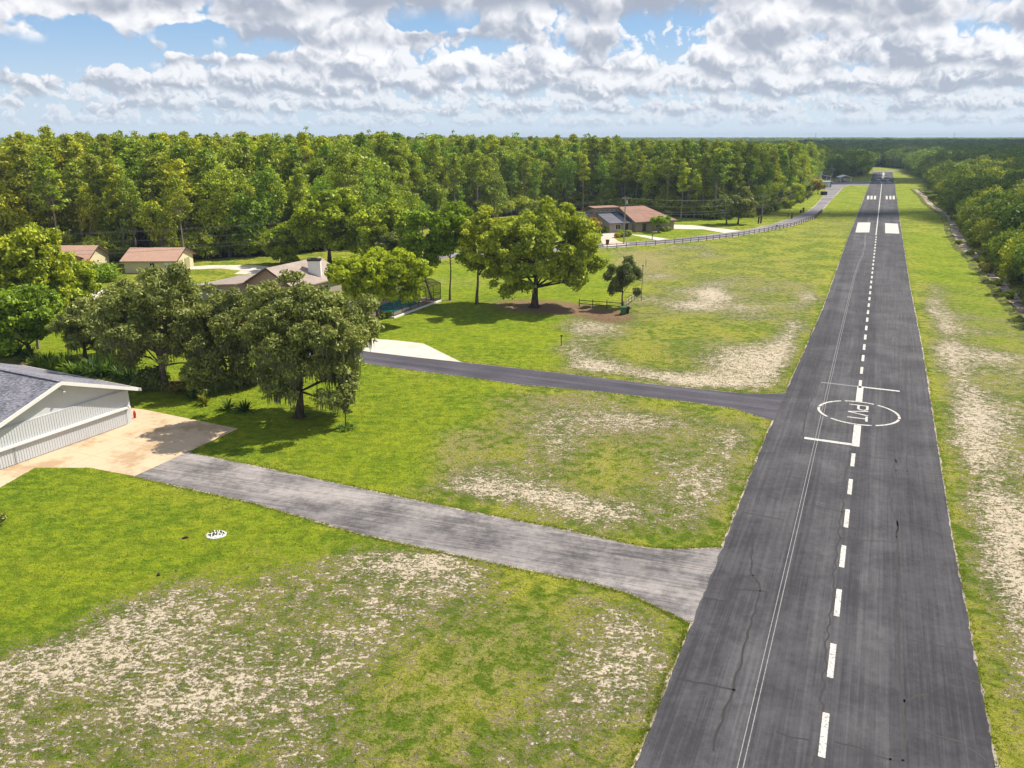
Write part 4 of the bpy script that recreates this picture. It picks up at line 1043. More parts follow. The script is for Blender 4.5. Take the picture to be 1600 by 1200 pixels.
hero('garden_tree', 'small multi-stemmed tree against the right wall of the red-roofed house', 'small tree', (1029, 363), (1016, 1046, 336, 353), 'gleaf', 260, 16, .8, .12, 'bark', 26, .25, .12, .2, nlimb=9, stems=3)
hero('garden_tree', 'yellowish garden tree at the left end of the red-roofed house garden', 'small tree', (896, 366), (880, 915, 332, 364), 'gleaf', 260, 22, 1.0, .12, 'bark', 27, .25, .12, .2, nlimb=6, col=(1.5, 1.2, .8))
hero('garden_tree', 'russet garden tree left of the dark sloping roof', 'small tree', (922, 366), (908, 936, 339, 364), 'leaf', 260, 20, .9, .12, 'bark', 28, .25, .12, .2, nlimb=6, col=(2.0, 1.1, .9))
hero('garden_tree', 'rounded dark green garden tree at the corner of the dark sloping roof', 'small tree', (932, 358), (922, 938, 330, 350), 'leaf', 260, 14, .9, .12, 'bark', 29, .25, .12, .2, nlimb=5, col=(.7, 1.0, .8))
hero('autumn_tree', 'small orange-brown tree at the wood corner by the pale green shed', 'small tree', (1278, 303), (1268, 1287, 278, 299), 'leaf', 200, 16, 1.1, .15, 'bark', 30, .45, .25, .2, nlimb=5, col=(1.7, 1.15, .8))
hero('wood_edge_tree', 'yellow-green small tree at the wood edge left of the road bend', 'small tree', (1240, 318), (1228, 1252, 286, 315), 'gleaf', 200, 22, 1.4, .15, 'bark', 31, .4, .22, .2, nlimb=5, col=(1.6, 1.3, .7))
hero('light_green_tree', 'light green tree on the grass left of the runway end', 'tree', (1346, 275), (1338, 1357, 240, 273), 'gleaf', 260, 40, 2.2, .3, 'bark', 32, .6, .35, .2, nlimb=5, col=(1.2, 1.1, .9))  # slightly raised leaf tint, pale green
hero('sapling', 'tiny tree ringed by pale plants on the lawn right of the mossy oak', 'sapling', (540, 668), (533, 549, 612, 648), 'oakleaf', 260, 9, .32, .06, 'dbark', 33, .12, .07, .5, nlimb=5)
hero('tall_shrub', 'rounded grey-green shrub beside the forked oak trunk', 'shrub', (302, 622), (282, 326, 560, 618), 'oakleaf', 330, 20, .6, .08, 'dbark', 34, .14, .08, .1, nlimb=8, col=(1.1, 1.15, 1))

def bush(name, label, base, wpx, hm, m, seed, L=.14, W=.08, n=260, group=None, col=(1, 1, 1), cat='bush'):
    b = g(*base); rng = np.random.RandomState(seed); w = wpx * (b[1] + 8) / F / 2
    r = empty(name, tuple(b), label, cat, group)
    cl = crown_clumps(rng, (0, 0, hm * .5), (w, w, hm * .5), 12, min(w, hm) * .5, .5, -.6, .6, .9)
    o = leaf_object('foliage', [leaves(cl, n, L, W, rng, .9, .3, .3)], M[m], r); o.color = (*col, 1)
    mb = MB()
    for c, R in cl[:6]: mb.tube([(0, 0, 0), tuple(np.array(c) * .5), tuple(c)], [.05, .035, .015], 5)
    mb.build('stems', M['dbark'], r); return r
bush('bush', 'green bush in front of the tan-roofed house', (164, 438), 46, 2.6, 'gleaf', 1, .2, .12, 330)
bush('bush', 'dark reddish bush at the tan-roofed house wall', (120, 428), 36, 2.5, 'leaf', 2, .2, .12, 300, col=(1.4, .9, .9))
bush('bush', 'small bright bush left of the pink patio', (950, 363), 9, 1.4, 'gleaf', 3, .2, .1, 130, col=(1.4, 1.2, .8))
bush('bush', 'small round yellow bush by the pink patio', (940, 363), 9, 1.4, 'gleaf', 4, .2, .1, 130, col=(1.6, 1.2, .7))
bush('bush', 'dark bush under the russet garden tree', (915, 366), 16, 1.4, 'leaf', 5, .2, .1, 130)
bush('bush', 'pale bush by the entrance of the red-roofed house', (958, 359), 9, 1.2, 'leaf', 6, .2, .1, 130)
bush('bush', 'leafy bush in the island bed between drive and road', (972, 370), 12, 1.7, 'gleaf', 7, .2, .1, 200)
bush('bush', 'low brownish bush at the left of the island bed', (964, 371), 9, 1.0, 'leaf', 8, .2, .1, 130, col=(1.6, 1, .7))
bush('bush', 'low bush at the right of the island bed', (981, 369), 9, 1.3, 'leaf', 9, .2, .1, 130)
bush('bush', 'dark low shrub row end along the front wall right of the windows', (1040, 361), 16, .9, 'leaf', 10, .2, .1, 130)
bush('bush', 'small grey bush cut by the left edge of the view on the near lawn', (-4, 824), 20, 1.0, 'oakleaf', 11, .09, .05, 260)
bush('bush', 'dark dense shrub in the shade at the foot of the forked oak', (236, 606), 46, 1.9, 'oakleaf', 12, .15, .08, 380, col=(.7, .8, .8))
bush('bush', 'dark low clump of roots and leaves right of the forked oak trunk', (276, 612), 26, .9, 'oakleaf', 13, .13, .07, 200, col=(.9, .7, .6))
bush('bush', 'hedge clump against the pool deck', (600, 496), 22, .7, 'leaf', 14, .13, .07, 200, col=(.8, .8, .8))
bush('bush', 'bush beside the garden patio under the flowering tree', (566, 500), 26, 1.3, 'oakleaf', 15, .15, .08, 240)
for i, (px_, py_, w_, h_) in enumerate([(1449, 304, 7, 1.2), (1455, 312, 7, 1.4), (1471, 322, 9, 1.6), (1480, 330, 9, 1.2), (1490, 345, 9, 1.5), (1500, 352, 9, 1.8), (1513, 372, 10, 1.6), (1521, 386, 12, 2.0), (1541, 398, 14, 2.0), (1560, 416, 16, 2.1), (1585, 440, 18, 2.2), (1516, 398, 9, .7), (1556, 446, 12, .8), (1575, 466, 14, .8)]):
    bush('ditch_bush', ORD[i] + ' low bush down the ditch from its far end' if i < 11 else ORD[i - 11] + ' tiny bush on the left ditch bank', (px_, py_), w_, h_, 'leaf', 80 + i, .25, .13, 120, group='low bushes along the ditch', col=(1.0, 1.0, .8))
bush('bush', 'small weed bush on the left bank of the ditch near the bend', (1541, 424), 22, 1.3, 'oakleaf', 16, .2, .1, 200, col=(1.3, 1.1, .8))
bush('bush', 'lower weed bush on the left bank of the ditch', (1531, 410), 16, .8, 'leaf', 17, .2, .1, 160)
bush('bush', 'weed bush on the far left bank of the ditch', (1497, 382), 9, .9, 'leaf', 18, .2, .1, 130)
for i, (px_, py_) in enumerate([(1212, 330), (1228, 325), (1248, 316), (1258, 309), (1196, 334), (1170, 339)]):
    bush('edge_bush', ORD[i] + ' low bush counted along the wood edge by the road bend', (px_, py_), 16, 2.6, 'leaf', 40 + i, .35, .2, 160, group='bushes at the wood edge by the road bend', col=(1.2, 1.2, .9))

def strap_plant(name, label, base, n, ln, w, arch, seed, col=(1, 1, 1), group=None, m='strap', spread=1.0, cat='plant', base_r=.1):
    b = g(*base) if len(base) == 2 else np.array(base); rng = np.random.RandomState(seed)
    vs, ts = [], []
    for i in range(n):
        a = rng.uniform(0, 6.28); tilt = rng.uniform(.1, 1.1) * spread; l = ln * rng.uniform(.6, 1.1); t = rng.rand()
        o = np.array([math.cos(a), math.sin(a), 0]); side = np.array([-o[1], o[0], 0]); p = o * rng.uniform(0, base_r); el = 1.5 - tilt * .5; prev = None; K = 5
        for k in range(K + 1):
            f = k / K; ww = w * (0.35 + 1.6 * f * (1 - f) * 2 + .0) * (1 if k < K else .05)
            cur = (p - side * ww / 2, p + side * ww / 2)
            if prev: vs += [prev[0], prev[1], cur[1], cur[0]]; ts.append(t)
            prev = cur; el -= arch * tilt / K * 1.6; p = p + (o * math.cos(el) + np.array([0, 0, 1]) * math.sin(el)) * l / K
    v = np.array(vs) + b; me = leaf_object(name, [(v - b, np.arange(len(v)).reshape(-1, 4), np.array(ts))], M[m], None)
    me.location = tuple(b); me.color = (*col, 1); return tag(me, label, cat, group)
strap_plant('strap_plant', 'leftmost of the four strap-leaved plants under the oaks, dark', (300, 624), 46, 1.3, .12, 1.0, 1, (.9, .9, .9), 'strap-leaved plants in a row under the oaks')
strap_plant('strap_plant', 'strap-leaved plant with yellow and brown leaves, second from the left', (321, 632), 46, 1.25, .13, 1.0, 2, (2.0, 1.3, .9), 'strap-leaved plants in a row under the oaks')
strap_plant('strap_plant', 'big dark strap-leaved plant, third from the left in the row under the oaks', (357, 640), 60, 1.35, .13, 1.0, 3, (1, 1, 1), 'strap-leaved plants in a row under the oaks')
strap_plant('strap_plant', 'darkest strap-leaved plant, rightmost of the row, nearest the mossy oak', (383, 644), 60, 1.3, .13, 1.0, 4, (.6, .75, .7), 'strap-leaved plants in a row under the oaks')
strap_plant('ring_plant', 'ring of pale variegated plants round the foot of the tiny tree', (540, 670), 150, .5, .12, .9, 5, (2.6, 2.3, 2.6), None, 'strap', 1.0, 'plants', .7)
fb = [(10, 556), (30, 552), (62, 574), (80, 580), (98, 578), (116, 584), (76, 570), (104, 572), (134, 586), (152, 588), (170, 586), (146, 578), (188, 590), (204, 594), (176, 578), (222, 598), (198, 582), (48, 562)]
for i, (px_, py_) in enumerate(fb):
    c_ = (1.6, 1.5, 1.0) if 56 < px_ < 130 else (.75, .85, .8)
    strap_plant('fern', ('%s fern from the left in the bed behind the hangar roof' % (ORD + ['thirteenth', 'fourteenth', 'fifteenth', 'sixteenth', 'seventeenth', 'eighteenth'])[sorted(fb).index((px_, py_))]), (px_, py_), 90, 1.9, .13, 1.25, 20 + i, c_, 'ferns in the bed behind the hangar', 'strap', 1.1, 'fern', .35)
# cabbage palms at the wood's edge
for i, (px_, py_, h) in enumerate([(1251, 318, 5.5), (1262, 312, 4.5), (1218, 327, 5.0), (60, 545, 3.0)]):
    b = g(px_, py_); lab = ['cabbage palm with pale trunk at the road bend', 'shorter cabbage palm right of the road bend palm', 'cabbage palm in the shade at the wood edge behind the pole', 'small palm behind the fern bed at the left'][i]
    r = empty('palm_tree', tuple(b), lab, 'palm tree', None if i == 3 else 'palms at the wood edge'); mb = MB(); mb.tube([(0, 0, 0), (.1, 0, h * .5), (0, .1, h)], [.22, .17, .18], 8); mb.build('trunk', M['pbark'], r)
    f = strap_plant('fronds', None, (0, 0, h), 60, 2.0, .5, 1.3, 60 + i, (1.2, 1.2, 1), None, 'strap', 1.6, None); f.parent = r; f.location = (0, 0, h)

# ------------------------------------------------------------------ buildings
def shingle(a, b, rot=0.0, sc=1.0):
    def fn(k):
        P = k.obj(); n = k.noise(k.map(P, rot=(0, 0, rot), scale=(1.4 * sc, 5 * sc, 5 * sc)), 2.2, 4.0, 0.8); n2 = k.noise(P, .5, 4.0, .6)
        c = k.mix(k.ss(k.add(n, k.mul(k.sub(n2, .5), .25)), .40, .62), a, b)
        return pbsdf(k, c, .9, k.bump(n, .5, .03), .15)
    return fn
M['hroof'] = mat('grey_shingle', shingle((0.085, 0.085, 0.105), (0.30, 0.29, 0.33), RANG))
M['mroof'] = mat('brown_shingle', shingle((0.24, 0.19, 0.165), (0.42, 0.345, 0.30), RANG))
M['troof'] = mat('salmon_shingle', shingle((0.37, 0.22, 0.16), (0.46, 0.30, 0.23), 0))
M['rroof'] = mat('red_brown_shingle', shingle((0.23, 0.125, 0.095), (0.35, 0.21, 0.165), .46))
M['solar'] = mat('dark_grey_roof', shingle((0.10, 0.10, 0.12), (0.17, 0.165, 0.19), .46))
M['roofshade'] = mat('painted_roof_shade', flat((0.012, 0.02, 0.045), .25, .5))  # blue-black shadow colour laid on the lower roof
def panel_white(a=0.62, ribs=True):
    def fn(k):
        P = k.obj(); n = k.noise(P, 1.2, 5.0, .6); c = k.mix(n, (a * .9, a * .93, a * .97), (a * 1.06, a * 1.08, a * 1.1))
        return pbsdf(k, c, .55, None, .3)
    return fn
M['white'] = mat('white_siding', panel_white(0.54)); M['trim'] = mat('white_trim', flat((0.74, 0.72, 0.69), .5, .3, 0, .05)); M['soffit'] = mat('grey_soffit', flat((0.42, 0.42, 0.40), .8, .1, 0, .05))
M['cream'] = mat('cream_wall', flat((0.60, 0.52, 0.34), .85, .1, 0, .08)); M['tan'] = mat('tan_wall', flat((0.33, 0.26, 0.20), .85, .1, 0, .10)); M['greytan'] = mat('grey_tan_wall', flat((0.36, 0.31, 0.27), .85, .1, 0, .1))
M['glass'] = mat('window_glass', flat((0.02, 0.03, 0.035), .12, .6)); M['dark'] = mat('dark_metal', flat((0.03, 0.028, 0.026), .6)); M['garagedoor'] = mat('olive_door', flat((0.30, 0.29, 0.16), .7, .2, 0, .06))
M['wood'] = mat('weathered_wood', flat((0.075, 0.052, 0.035), .9, .1, 0, .3)); M['palewood'] = mat('pale_wood', flat((0.42, 0.35, 0.26), .9, .1, 0, .25)); M['pole'] = mat('pole_wood', flat((0.30, 0.26, 0.22), .9, .1, 0, .2))
M['green'] = mat('green_plastic', flat((0.05, 0.13, 0.05), .5, .3)); M['teal'] = mat('pale_green_metal', flat((0.33, 0.48, 0.46), .6)); M['red'] = mat('red_paint', flat((0.45, 0.02, 0.05), .5)); M['wire'] = mat('wire', flat((0.20, 0.20, 0.19), .5, .4))
M['brown'] = mat('brown_plastic', flat((0.09, 0.045, 0.03), .6)); M['deck'] = mat('pool_deck', concrete((0.36, 0.28, 0.22), (0.46, 0.38, 0.30), (0.28, 0.2, 0.15)))

class Frame:
    def __init__(s, o, ex):
        s.o = Vector((*o[:2], 0)); s.x = Vector((*ex, 0)).normalized(); s.y = Vector((-s.x.y, s.x.x, 0))
    def __call__(s, a, b, c): return s.x * a + s.y * b + Vector((0, 0, c))    # relative to the root
def slab(mb, pts, th, mi=0): mb.prism(pts, (0, 0, -th), mi)
def window(fr, root, x, y, z, w, h, along='x', name='window'):
    ax = fr.x if along == 'x' else fr.y; mb = MB(); c = fr(x, y, z); nrm = fr.y if along == 'x' else fr.x
    for dz in (-h / 2, h / 2): mb.box(c + Vector((0, 0, dz)), (w + .12, .10, .08), ax)
    for dx in (-w / 2, w / 2, 0): mb.box(c + ax * dx, (.06, .09, h - .08), ax)
    o = mb.build(name, M['trim'], root); mg = MB(); mg.box(c, (w - .02, .05, h - .02), ax); mg.build('pane', M['glass'], o); return o
def door(fr, root, x, y, z0, w, h, m, along='x', name='door', ribs=4):
    ax = fr.x if along == 'x' else fr.y; mb = MB(); c = fr(x, y, z0 + h / 2); mb.box(c, (w, .10, h), ax)
    for i in range(1, ribs): mb.box(fr(x, y, z0 + h * i / ribs), (w * .96, .14, .05), ax)
    return mb.build(name, m, root)

# --- hangar
fr = Frame((-33.4, 66.0), (-0.4472, -0.8944)); fr.y = Vector((-0.8944, 0.4472, 0)); HW = 12.6; HD = 15.0; EV = 3.10; RG = 5.35; OV = .78
root = empty('hangar', tuple(fr.o), 'white ribbed hangar with a grey shingle gable roof and a wide folding door', 'hangar')
xm = HW / 2; sl = (RG - EV) / xm
mb = MB()
mb.face([fr(0, 0, 0), fr(HW, 0, 0), fr(HW, 0, EV), fr(xm, 0, RG), fr(0, 0, EV)]); mb.face([fr(0, HD, 0), fr(HW, HD, 0), fr(HW, HD, EV), fr(xm, HD, RG), fr(0, HD, EV)])
mb.face([fr(0, 0, 0), fr(0, HD, 0), fr(0, HD, EV), fr(0, 0, EV)]); mb.face([fr(HW, 0, 0), fr(HW, HD, 0), fr(HW, HD, EV), fr(HW, 0, EV)])
mb.build('wall', M['white'], root)
mb = MB(); tk = .18
for a, b in ((-.5, xm), (xm, HW + .5)):
    za = RG + .22 - sl * abs(xm - a); zb = RG + .22 - sl * abs(xm - b)
    mb.prism([fr(a, -OV, za), fr(b, -OV, zb), fr(b, HD + .6, zb), fr(a, HD + .6, za)], (0, 0, -tk))
rf = mb.build('roof', M['hroof'], root)
mb = MB()
for a, b in ((-.5, xm), (xm, HW + .5)):
    za = RG + .24 - sl * abs(xm - a); zb = RG + .24 - sl * abs(xm - b)
    mb.prism([fr(a, -OV - .03, za + .02), fr(b, -OV - .03, zb + .02), fr(b, -OV + .06, zb + .02), fr(a, -OV + .06, za + .02)], (0, 0, -.30))
for a in (-.53, HW + .53): 
    za = RG + .22 - sl * (abs(xm - a)); mb.box(fr(a, (HD - OV) / 2, za - .09), (HD + OV + .5, .05, .24), fr.y)
mb.build('fascia', M['trim'], rf)
mb = MB()
for a, b in ((-.44, xm), (xm, HW + .44)):
    za = RG + .02 - sl * abs(xm - a); zb = RG + .02 - sl * abs(xm - b)
    mb.prism([fr(a, -OV + .07, za), fr(b, -OV + .07, zb), fr(b, -.03, zb), fr(a, -.03, za)], (0, 0, -.03))
mb.build('soffit', M['soffit'], rf)
mb = MB(); mb.box(fr(xm, HD / 2 - .3, RG + .25), (HD + OV + .2, .26, .05), fr.y); mb.build('ridge_cap', M['hroof'], rf)
def ribs(x0, x1, zf0, zf1, yo, nm, base_th=.08):
    mb = MB(); n = int((x1 - x0) / .21)
    mb.box(fr((x0 + x1) / 2, yo, (zf0 + zf1) / 2), (x1 - x0, base_th, zf1 - zf0), fr.x)
    for i in range(n + 1): mb.box(fr(x0 + .02 + (x1 - x0 - .04) * i / n, yo - base_th / 2 - .012, (zf0 + zf1) / 2), (.09, .018, zf1 - zf0 - .01), fr.x)
    return mb.build(nm, M['white'], root)
ribs(.55, 12.3, 1.66, 3.05, -.055, 'upper_door_panel'); ribs(.62, 12.3, .06, 1.45, -.06, 'lower_door_panel')
mb = MB(); mb.box(fr(6.2, -.19, 1.56), (12.0, .30, .17), fr.x); mb.build('door_rail', M['trim'], root)
mb = MB(); mb.box(fr(.28, -.03, 1.5), (.44, .06, 3.0), fr.x); mb.box(fr(12.45, -.03, 1.5), (.26, .06, 3.0), fr.x); mb.box(fr(6.3, -.06, 3.09), (11.9, .10, .05), fr.x); mb.build('door_frame', M['white'], root)
mb = MB(); mb.box(fr(10.5, -.14, .75), (.05, .03, 1.36), fr.x); mb.build('panel_joint', M['soffit'], root)
mb = MB(); mb.bar(fr(xm - .2, 0, 4.85), fr(xm - .2, -.55, 4.75), .05); mb.tube([fr(xm - .2, -.50, 4.78), fr(xm - .2, -.58, 4.60)], [.05, .14], 10); mb.build('wall_lamp', M['soffit'], root)
ext = empty('fire_hydrant', tuple(g(211, 653)), 'small red canister standing at the right corner of the hangar', 'canister'); mb = MB(); mb.tube([(0, 0, 0), (0, 0, .48), (0, 0, .56), (0, 0, .62)], [.11, .11, .07, .03], 12); mb.build('body', M['red'], ext); mb = MB(); mb.box((0, 0, .66), (.14, .05, .05)); mb.tube([(0, 0, .62), (.1, 0, .55), (.13, 0, .3)], .02, 6); mb.build('handle', M['dark'], ext)
ext.name = 'fire_extinguisher'

# --- chimney house
fr = Frame((-36.4, 117.5), (RD[0], RD[1])); fr.y = Vector((RN[0], RN[1], 0))
root = empty('house', tuple(fr.o), 'house with a brownish shingle gable roof and a white chimney, half hidden by oaks', 'house')
Lh, Wh, ev, rg = 13.0, 5.0, 2.75, 5.5
mb = MB()
for x in (.8, Lh - .5): mb.face([fr(x, -Wh + .6, 0), fr(x, Wh - .6, 0), fr(x, Wh - .6, ev + .2), fr(x, 0, rg - .12), fr(x, -Wh + .6, ev + .2)])
for y in (-Wh + .6, Wh - .6): mb.face([fr(.8, y, 0), fr(Lh - .5, y, 0), fr(Lh - .5, y, ev + .2), fr(.8, y, ev + .2)])
mb.build('wall', M['greytan'], root)
mb = MB()
for sgn in (-1, 1): mb.prism([fr(0, 0, rg), fr(Lh, 0, rg), fr(Lh, sgn * Wh, ev), fr(0, sgn * Wh, ev)], (0, 0, -.16))
rf = mb.build('roof', M['mroof'], root)
mb = MB()
for sgn in (-1, 1): mb.bar(fr(-.03, 0, rg - .1), fr(-.03, sgn * Wh, ev - .1), .05, .26)
mb.build('fascia', M['wood'], rf)
cp = fr(7.6, 3.0, 0); ztop = float(onplane(522, 407, (cp.x + fr.o.x, cp.y + fr.o.y), (0, 1))[2])
mb = MB(); mb.box(cp + Vector((0, 0, ztop / 2)), (1.9, 1.3, ztop), (1, .1, 0)); ch = mb.build('chimney', M['trim'], rf)
mb = MB(); mb.box(cp + Vector((0, 0, ztop + .14)), (2.06, 1.46, .28), (1, .1, 0)); mb.box(cp + Vector((0, 0, ztop + .34)), (.9, .7, .14), (1, .1, 0)); mb.build('chimney_cap', M['dark'], ch)
for x in (3.5, 8): window(fr, root, x, Wh - .58, 1.4, 1.6, 1.2)
# low wing on the left of it
mb = MB(); mb.face([fr(-1.5, -12, 0), fr(-1.5, -4.6, 0), fr(-1.5, -4.6, 3.0), fr(-1.5, -12, 2.3)]); mb.face([fr(-1.5, -12, 0), fr(8, -12, 0), fr(8, -12, 2.3), fr(-1.5, -12, 2.3)]); mb.face([fr(-1.5, -4.6, 0), fr(.8, -4.6, 0), fr(.8, -4.6, 3.0), fr(-1.5, -4.6, 3.0)])
mb.build('wing_wall', M['greytan'], root)
mb = MB(); mb.prism([fr(-2.1, -12.6, 2.32), fr(8.4, -12.6, 2.32), fr(8.4, -4.2, 3.18), fr(-2.1, -4.2, 3.18)], (0, 0, -.14)); mb.build('wing_roof', M['mroof'], root)
window(fr, root, -1.52, -8, 1.4, 1.6, 1.1, 'y')

# --- screened pool
P0 = Vector((-16.4, 108.3, 0)); fr = Frame(P0, (RD[0], RD[1])); fr.y = -Vector((RN[0], RN[1], 0)); PL, PW, PH = 13.4, 8.4, 2.55
root = empty('pool_cage', tuple(P0), 'dark screened pool enclosure on a pale concrete curb', 'pool enclosure')
mb = MB()
xs_ = [PL * i / 6 for i in range(7)]
for x in xs_:
    for y in (0, PW): mb.box(fr(x, y, PH / 2 + .2), (.06, .06, PH - .1), fr.x)
    mb.bar(fr(x, 0, PH + .2), fr(x, 1.6, PH + .75), .06); mb.bar(fr(x, PW, PH + .2), fr(x, PW - 1.6, PH + .75), .06); mb.bar(fr(x, 1.6, PH + .75), fr(x, PW - 1.6, PH + .75), .055)
for y, z in ((0, PH + .2), (PW, PH + .2), (1.6, PH + .76), (PW - 1.6, PH + .76), (0, 1.2), (PW, 1.2), (0, .3), (PW, .3)): mb.bar(fr(0, y, z), fr(PL, y, z), .055)
for x in (0, PL):
    for z in (PH + .2, 1.2, .3): mb.bar(fr(x, 0, z), fr(x, PW, z), .05)
    for y in (2.1, 4.2, 6.3): mb.bar(fr(x, y, .2), fr(x, y, PH + .2), .05)
mb.build('frame', M['dark'], root)
def screen_fn(k):
    a = k.n('ShaderNodeBsdfTransparent'); b = k.n('ShaderNodeBsdfDiffuse'); b.inputs[0].default_value = (.02, .02, .02, 1); m_ = k.n('ShaderNodeMixShader'); m_.inputs[0].default_value = .34
    k.t.links.new(a.outputs[0], m_.inputs[1]); k.t.links.new(b.outputs[0], m_.inputs[2]); return m_.outputs[0]
M['screen'] = mat('insect_screen', screen_fn)
mb = MB()
for y in (0, PW): mb.face([fr(0, y, .3), fr(PL, y, .3), fr(PL, y, PH + .2), fr(0, y, PH + .2)])
for x in (0, PL): mb.face([fr(x, 0, .3), fr(x, PW, .3), fr(x, PW, PH + .2), fr(x, PW - 1.6, PH + .75), fr(x, 1.6, PH + .75), fr(x, 0, PH + .2)])
mb.face([fr(0, 0, PH + .2), fr(PL, 0, PH + .2), fr(PL, 1.6, PH + .75), fr(0, 1.6, PH + .75)]); mb.face([fr(0, PW, PH + .2), fr(PL, PW, PH + .2), fr(PL, PW - 1.6, PH + .75), fr(0, PW - 1.6, PH + .75)]); mb.face([fr(0, 1.6, PH + .75), fr(PL, 1.6, PH + .75), fr(PL, PW - 1.6, PH + .75), fr(0, PW - 1.6, PH + .75)])
mb.build('screen', M['screen'], root)
root2 = empty('swimming_pool', tuple(P0), 'turquoise swimming pool inside the dark screened enclosure', 'swimming pool')
mb = MB(); mb.box(fr(PL / 2, PW / 2, .10), (PL + .5, PW + .5, .2), fr.x); dk_ = mb.build('curb', M['trim'], root2)
def ringdeck():
    mb = MB(); x0, x1, y0, y1 = 1.6, 10.6, 1.5, 6.0; z = .235
    mb.box(fr(x0 / 2 + .1, PW / 2, z - .03), (x0 - .3, PW - .2, .06), fr.x); mb.box(fr((x1 + PL) / 2, PW / 2, z - .03), (PL - x1 - .2, PW - .2, .06), fr.x)
    mb.box(fr((x0 + x1) / 2, y0 / 2 + .05, z - .03), (x1 - x0 + .1, y0 - .1, .06), fr.x); mb.box(fr((x0 + x1) / 2, (y1 + PW) / 2 - .05, z - .03), (x1 - x0 + .1, PW - y1 - .1, .06), fr.x)
    return mb.build('deck', M['deck'], root2)
ringdeck()
def water_fn(k):
    n = k.noise(k.pos(), 3.0, 3.0); return pbsdf(k, k.mix(n, (0.0, .17, .20), (.01, .34, .36)), .08, k.bump(n, .15, .05), .5)
M['water'] = mat('pool_water', water_fn)
mb = MB(); mb.box(fr(6.1, 3.75, .205), (9.0, 4.5, .02), fr.x); mb.build('pool_water', M['water'], root2)
# table and chairs on the deck
t = empty('patio_table', tuple(P0 + fr(12.1, 4.0, .235)), 'dark round patio table on the far end of the pool deck', 'table'); mb = MB(); mb.cyl((0, 0, .70), (0, 0, .74), .6, 16); mb.build('table_top', M['dark'], t); mb = MB(); mb.cyl((0, 0, 0), (0, 0, .7), .05); mb.cyl((0, 0, 0), (0, 0, .04), .3); mb.build('leg', M['dark'], t)
t = empty('hot_tub', tuple(g(553, 484)), 'round white tub on the pale garden patio behind the oaks', 'tub'); mb = MB(); mb.tube([(0, 0, 0), (0, 0, .8), (0, 0, .85)], [1.15, 1.2, 1.25], 24, cap=False); mb.build('shell', M['trim'], t); mb = MB(); mb.cyl((0, 0, .66), (0, 0, .7), 1.1, 24); mb.build('water', M['trim'], t)

# --- tan-roofed garage and house
def gable_house(name, label, cat, o, ex, L_, W_, ev, rg, wall, roof, ov=.5, hip=0.0, fl=1):
    fr = Frame(o, ex); fr.y = fr.y * fl
    root = empty(name, (o[0], o[1], 0), label, cat); mb = MB(); h2 = W_ / 2; s_ = (rg - ev) / h2
    for x, hp in ((0, 0), (L_, hip)):
        pk = [] if hp else [fr(x, h2, rg - .1)]
        mb.face([fr(x, 0, 0), fr(x, W_, 0), fr(x, W_, ev)] + pk + [fr(x, 0, ev)])
    for y in (0, W_): mb.face([fr(0, y, 0), fr(L_, y, 0), fr(L_, y, ev), fr(0, y, ev)])
    w = mb.build('wall', wall, root)
    mb = MB(); e0 = ev - s_ * ov + .12; r0 = rg + .12
    for y, yy in ((-ov, h2), (W_ + ov, h2)): mb.prism([fr(-ov, y, e0), fr(L_ + ov, y, e0), fr(L_ + ov - hip, yy, r0), fr(-ov, yy, r0)], (0, 0, -.15))
    if hip: mb.prism([fr(L_ + ov + .004, -ov, e0), fr(L_ + ov + .004, W_ + ov, e0), fr(L_ + ov - hip, h2, r0 + .002)], (0, 0, -.15))
    rf = mb.build('roof', roof, root)
    mb = MB()
    for x in (-ov - .03,) if hip else (-ov - .03, L_ + ov + .03):
        for y in (-ov, W_ + ov): mb.bar(fr(x, h2, r0 - .1), fr(x, y, e0 - .1), .05, .22)
    mb.build('fascia', M['wood'], rf)
    return root, fr, rf
root, fr, rf = gable_house('garage', 'cream garage with a salmon shingle roof and two olive doors in its gable end', 'garage', (-62.0, 146.6), (-1, -.02), 9.3, 9.0, 2.35, 4.0, M['cream'], M['troof'], .55, 0, -1)
for y in (2.4, 5.8): door(fr, root, -.03, y, 0, 2.4, 2.0, M['garagedoor'], 'y', 'garage_door', 5)
door(fr, root, 1.2, -.04, 0, 1.5, 2.0, M['trim'], 'x', 'white_door', 3); window(fr, root, 4.2, -.02, 1.5, .9, .8)
root, fr, rf = gable_house('house', 'cream house with salmon shingle roof, mostly hidden behind the left yard trees', 'house', (-78.0, 145.8), (-1, -.02), 17, 9.0, 2.4, 4.5, M['cream'], M['troof'], .6, 0, -1)
mb = MB(); x0, x1, y0, y1, ym = -79.0 + 78, -84.5 + 78, -6.5, 1.5, -2.5
mb.face([(x0, y0, 0), (x0, y1, 0), (x0, y1, 2.5), (x0, ym, 3.75), (x0, y0, 2.5)]); mb.face([(x0, y0, 0), (x1, y0, 0), (x1, y0, 2.5), (x0, y0, 2.5)]); mb.build('wing_wall', M['cream'], root)
mb = MB()
for y in (y0 - .5, y1 + .5): mb.prism([(x0 + .6, y, 2.42), (x1 - 3, y, 2.42), (x1 - 3, ym, 3.9), (x0 + .6, ym, 3.9)], (0, 0, -.14))
mb.build('wing_roof', M['troof'], root)
for y in (-4.4, -.8): window(Frame((0, 0), (1, 0)), root, x0 + .03, y, 1.4, 1.4, 1.1, 'y')

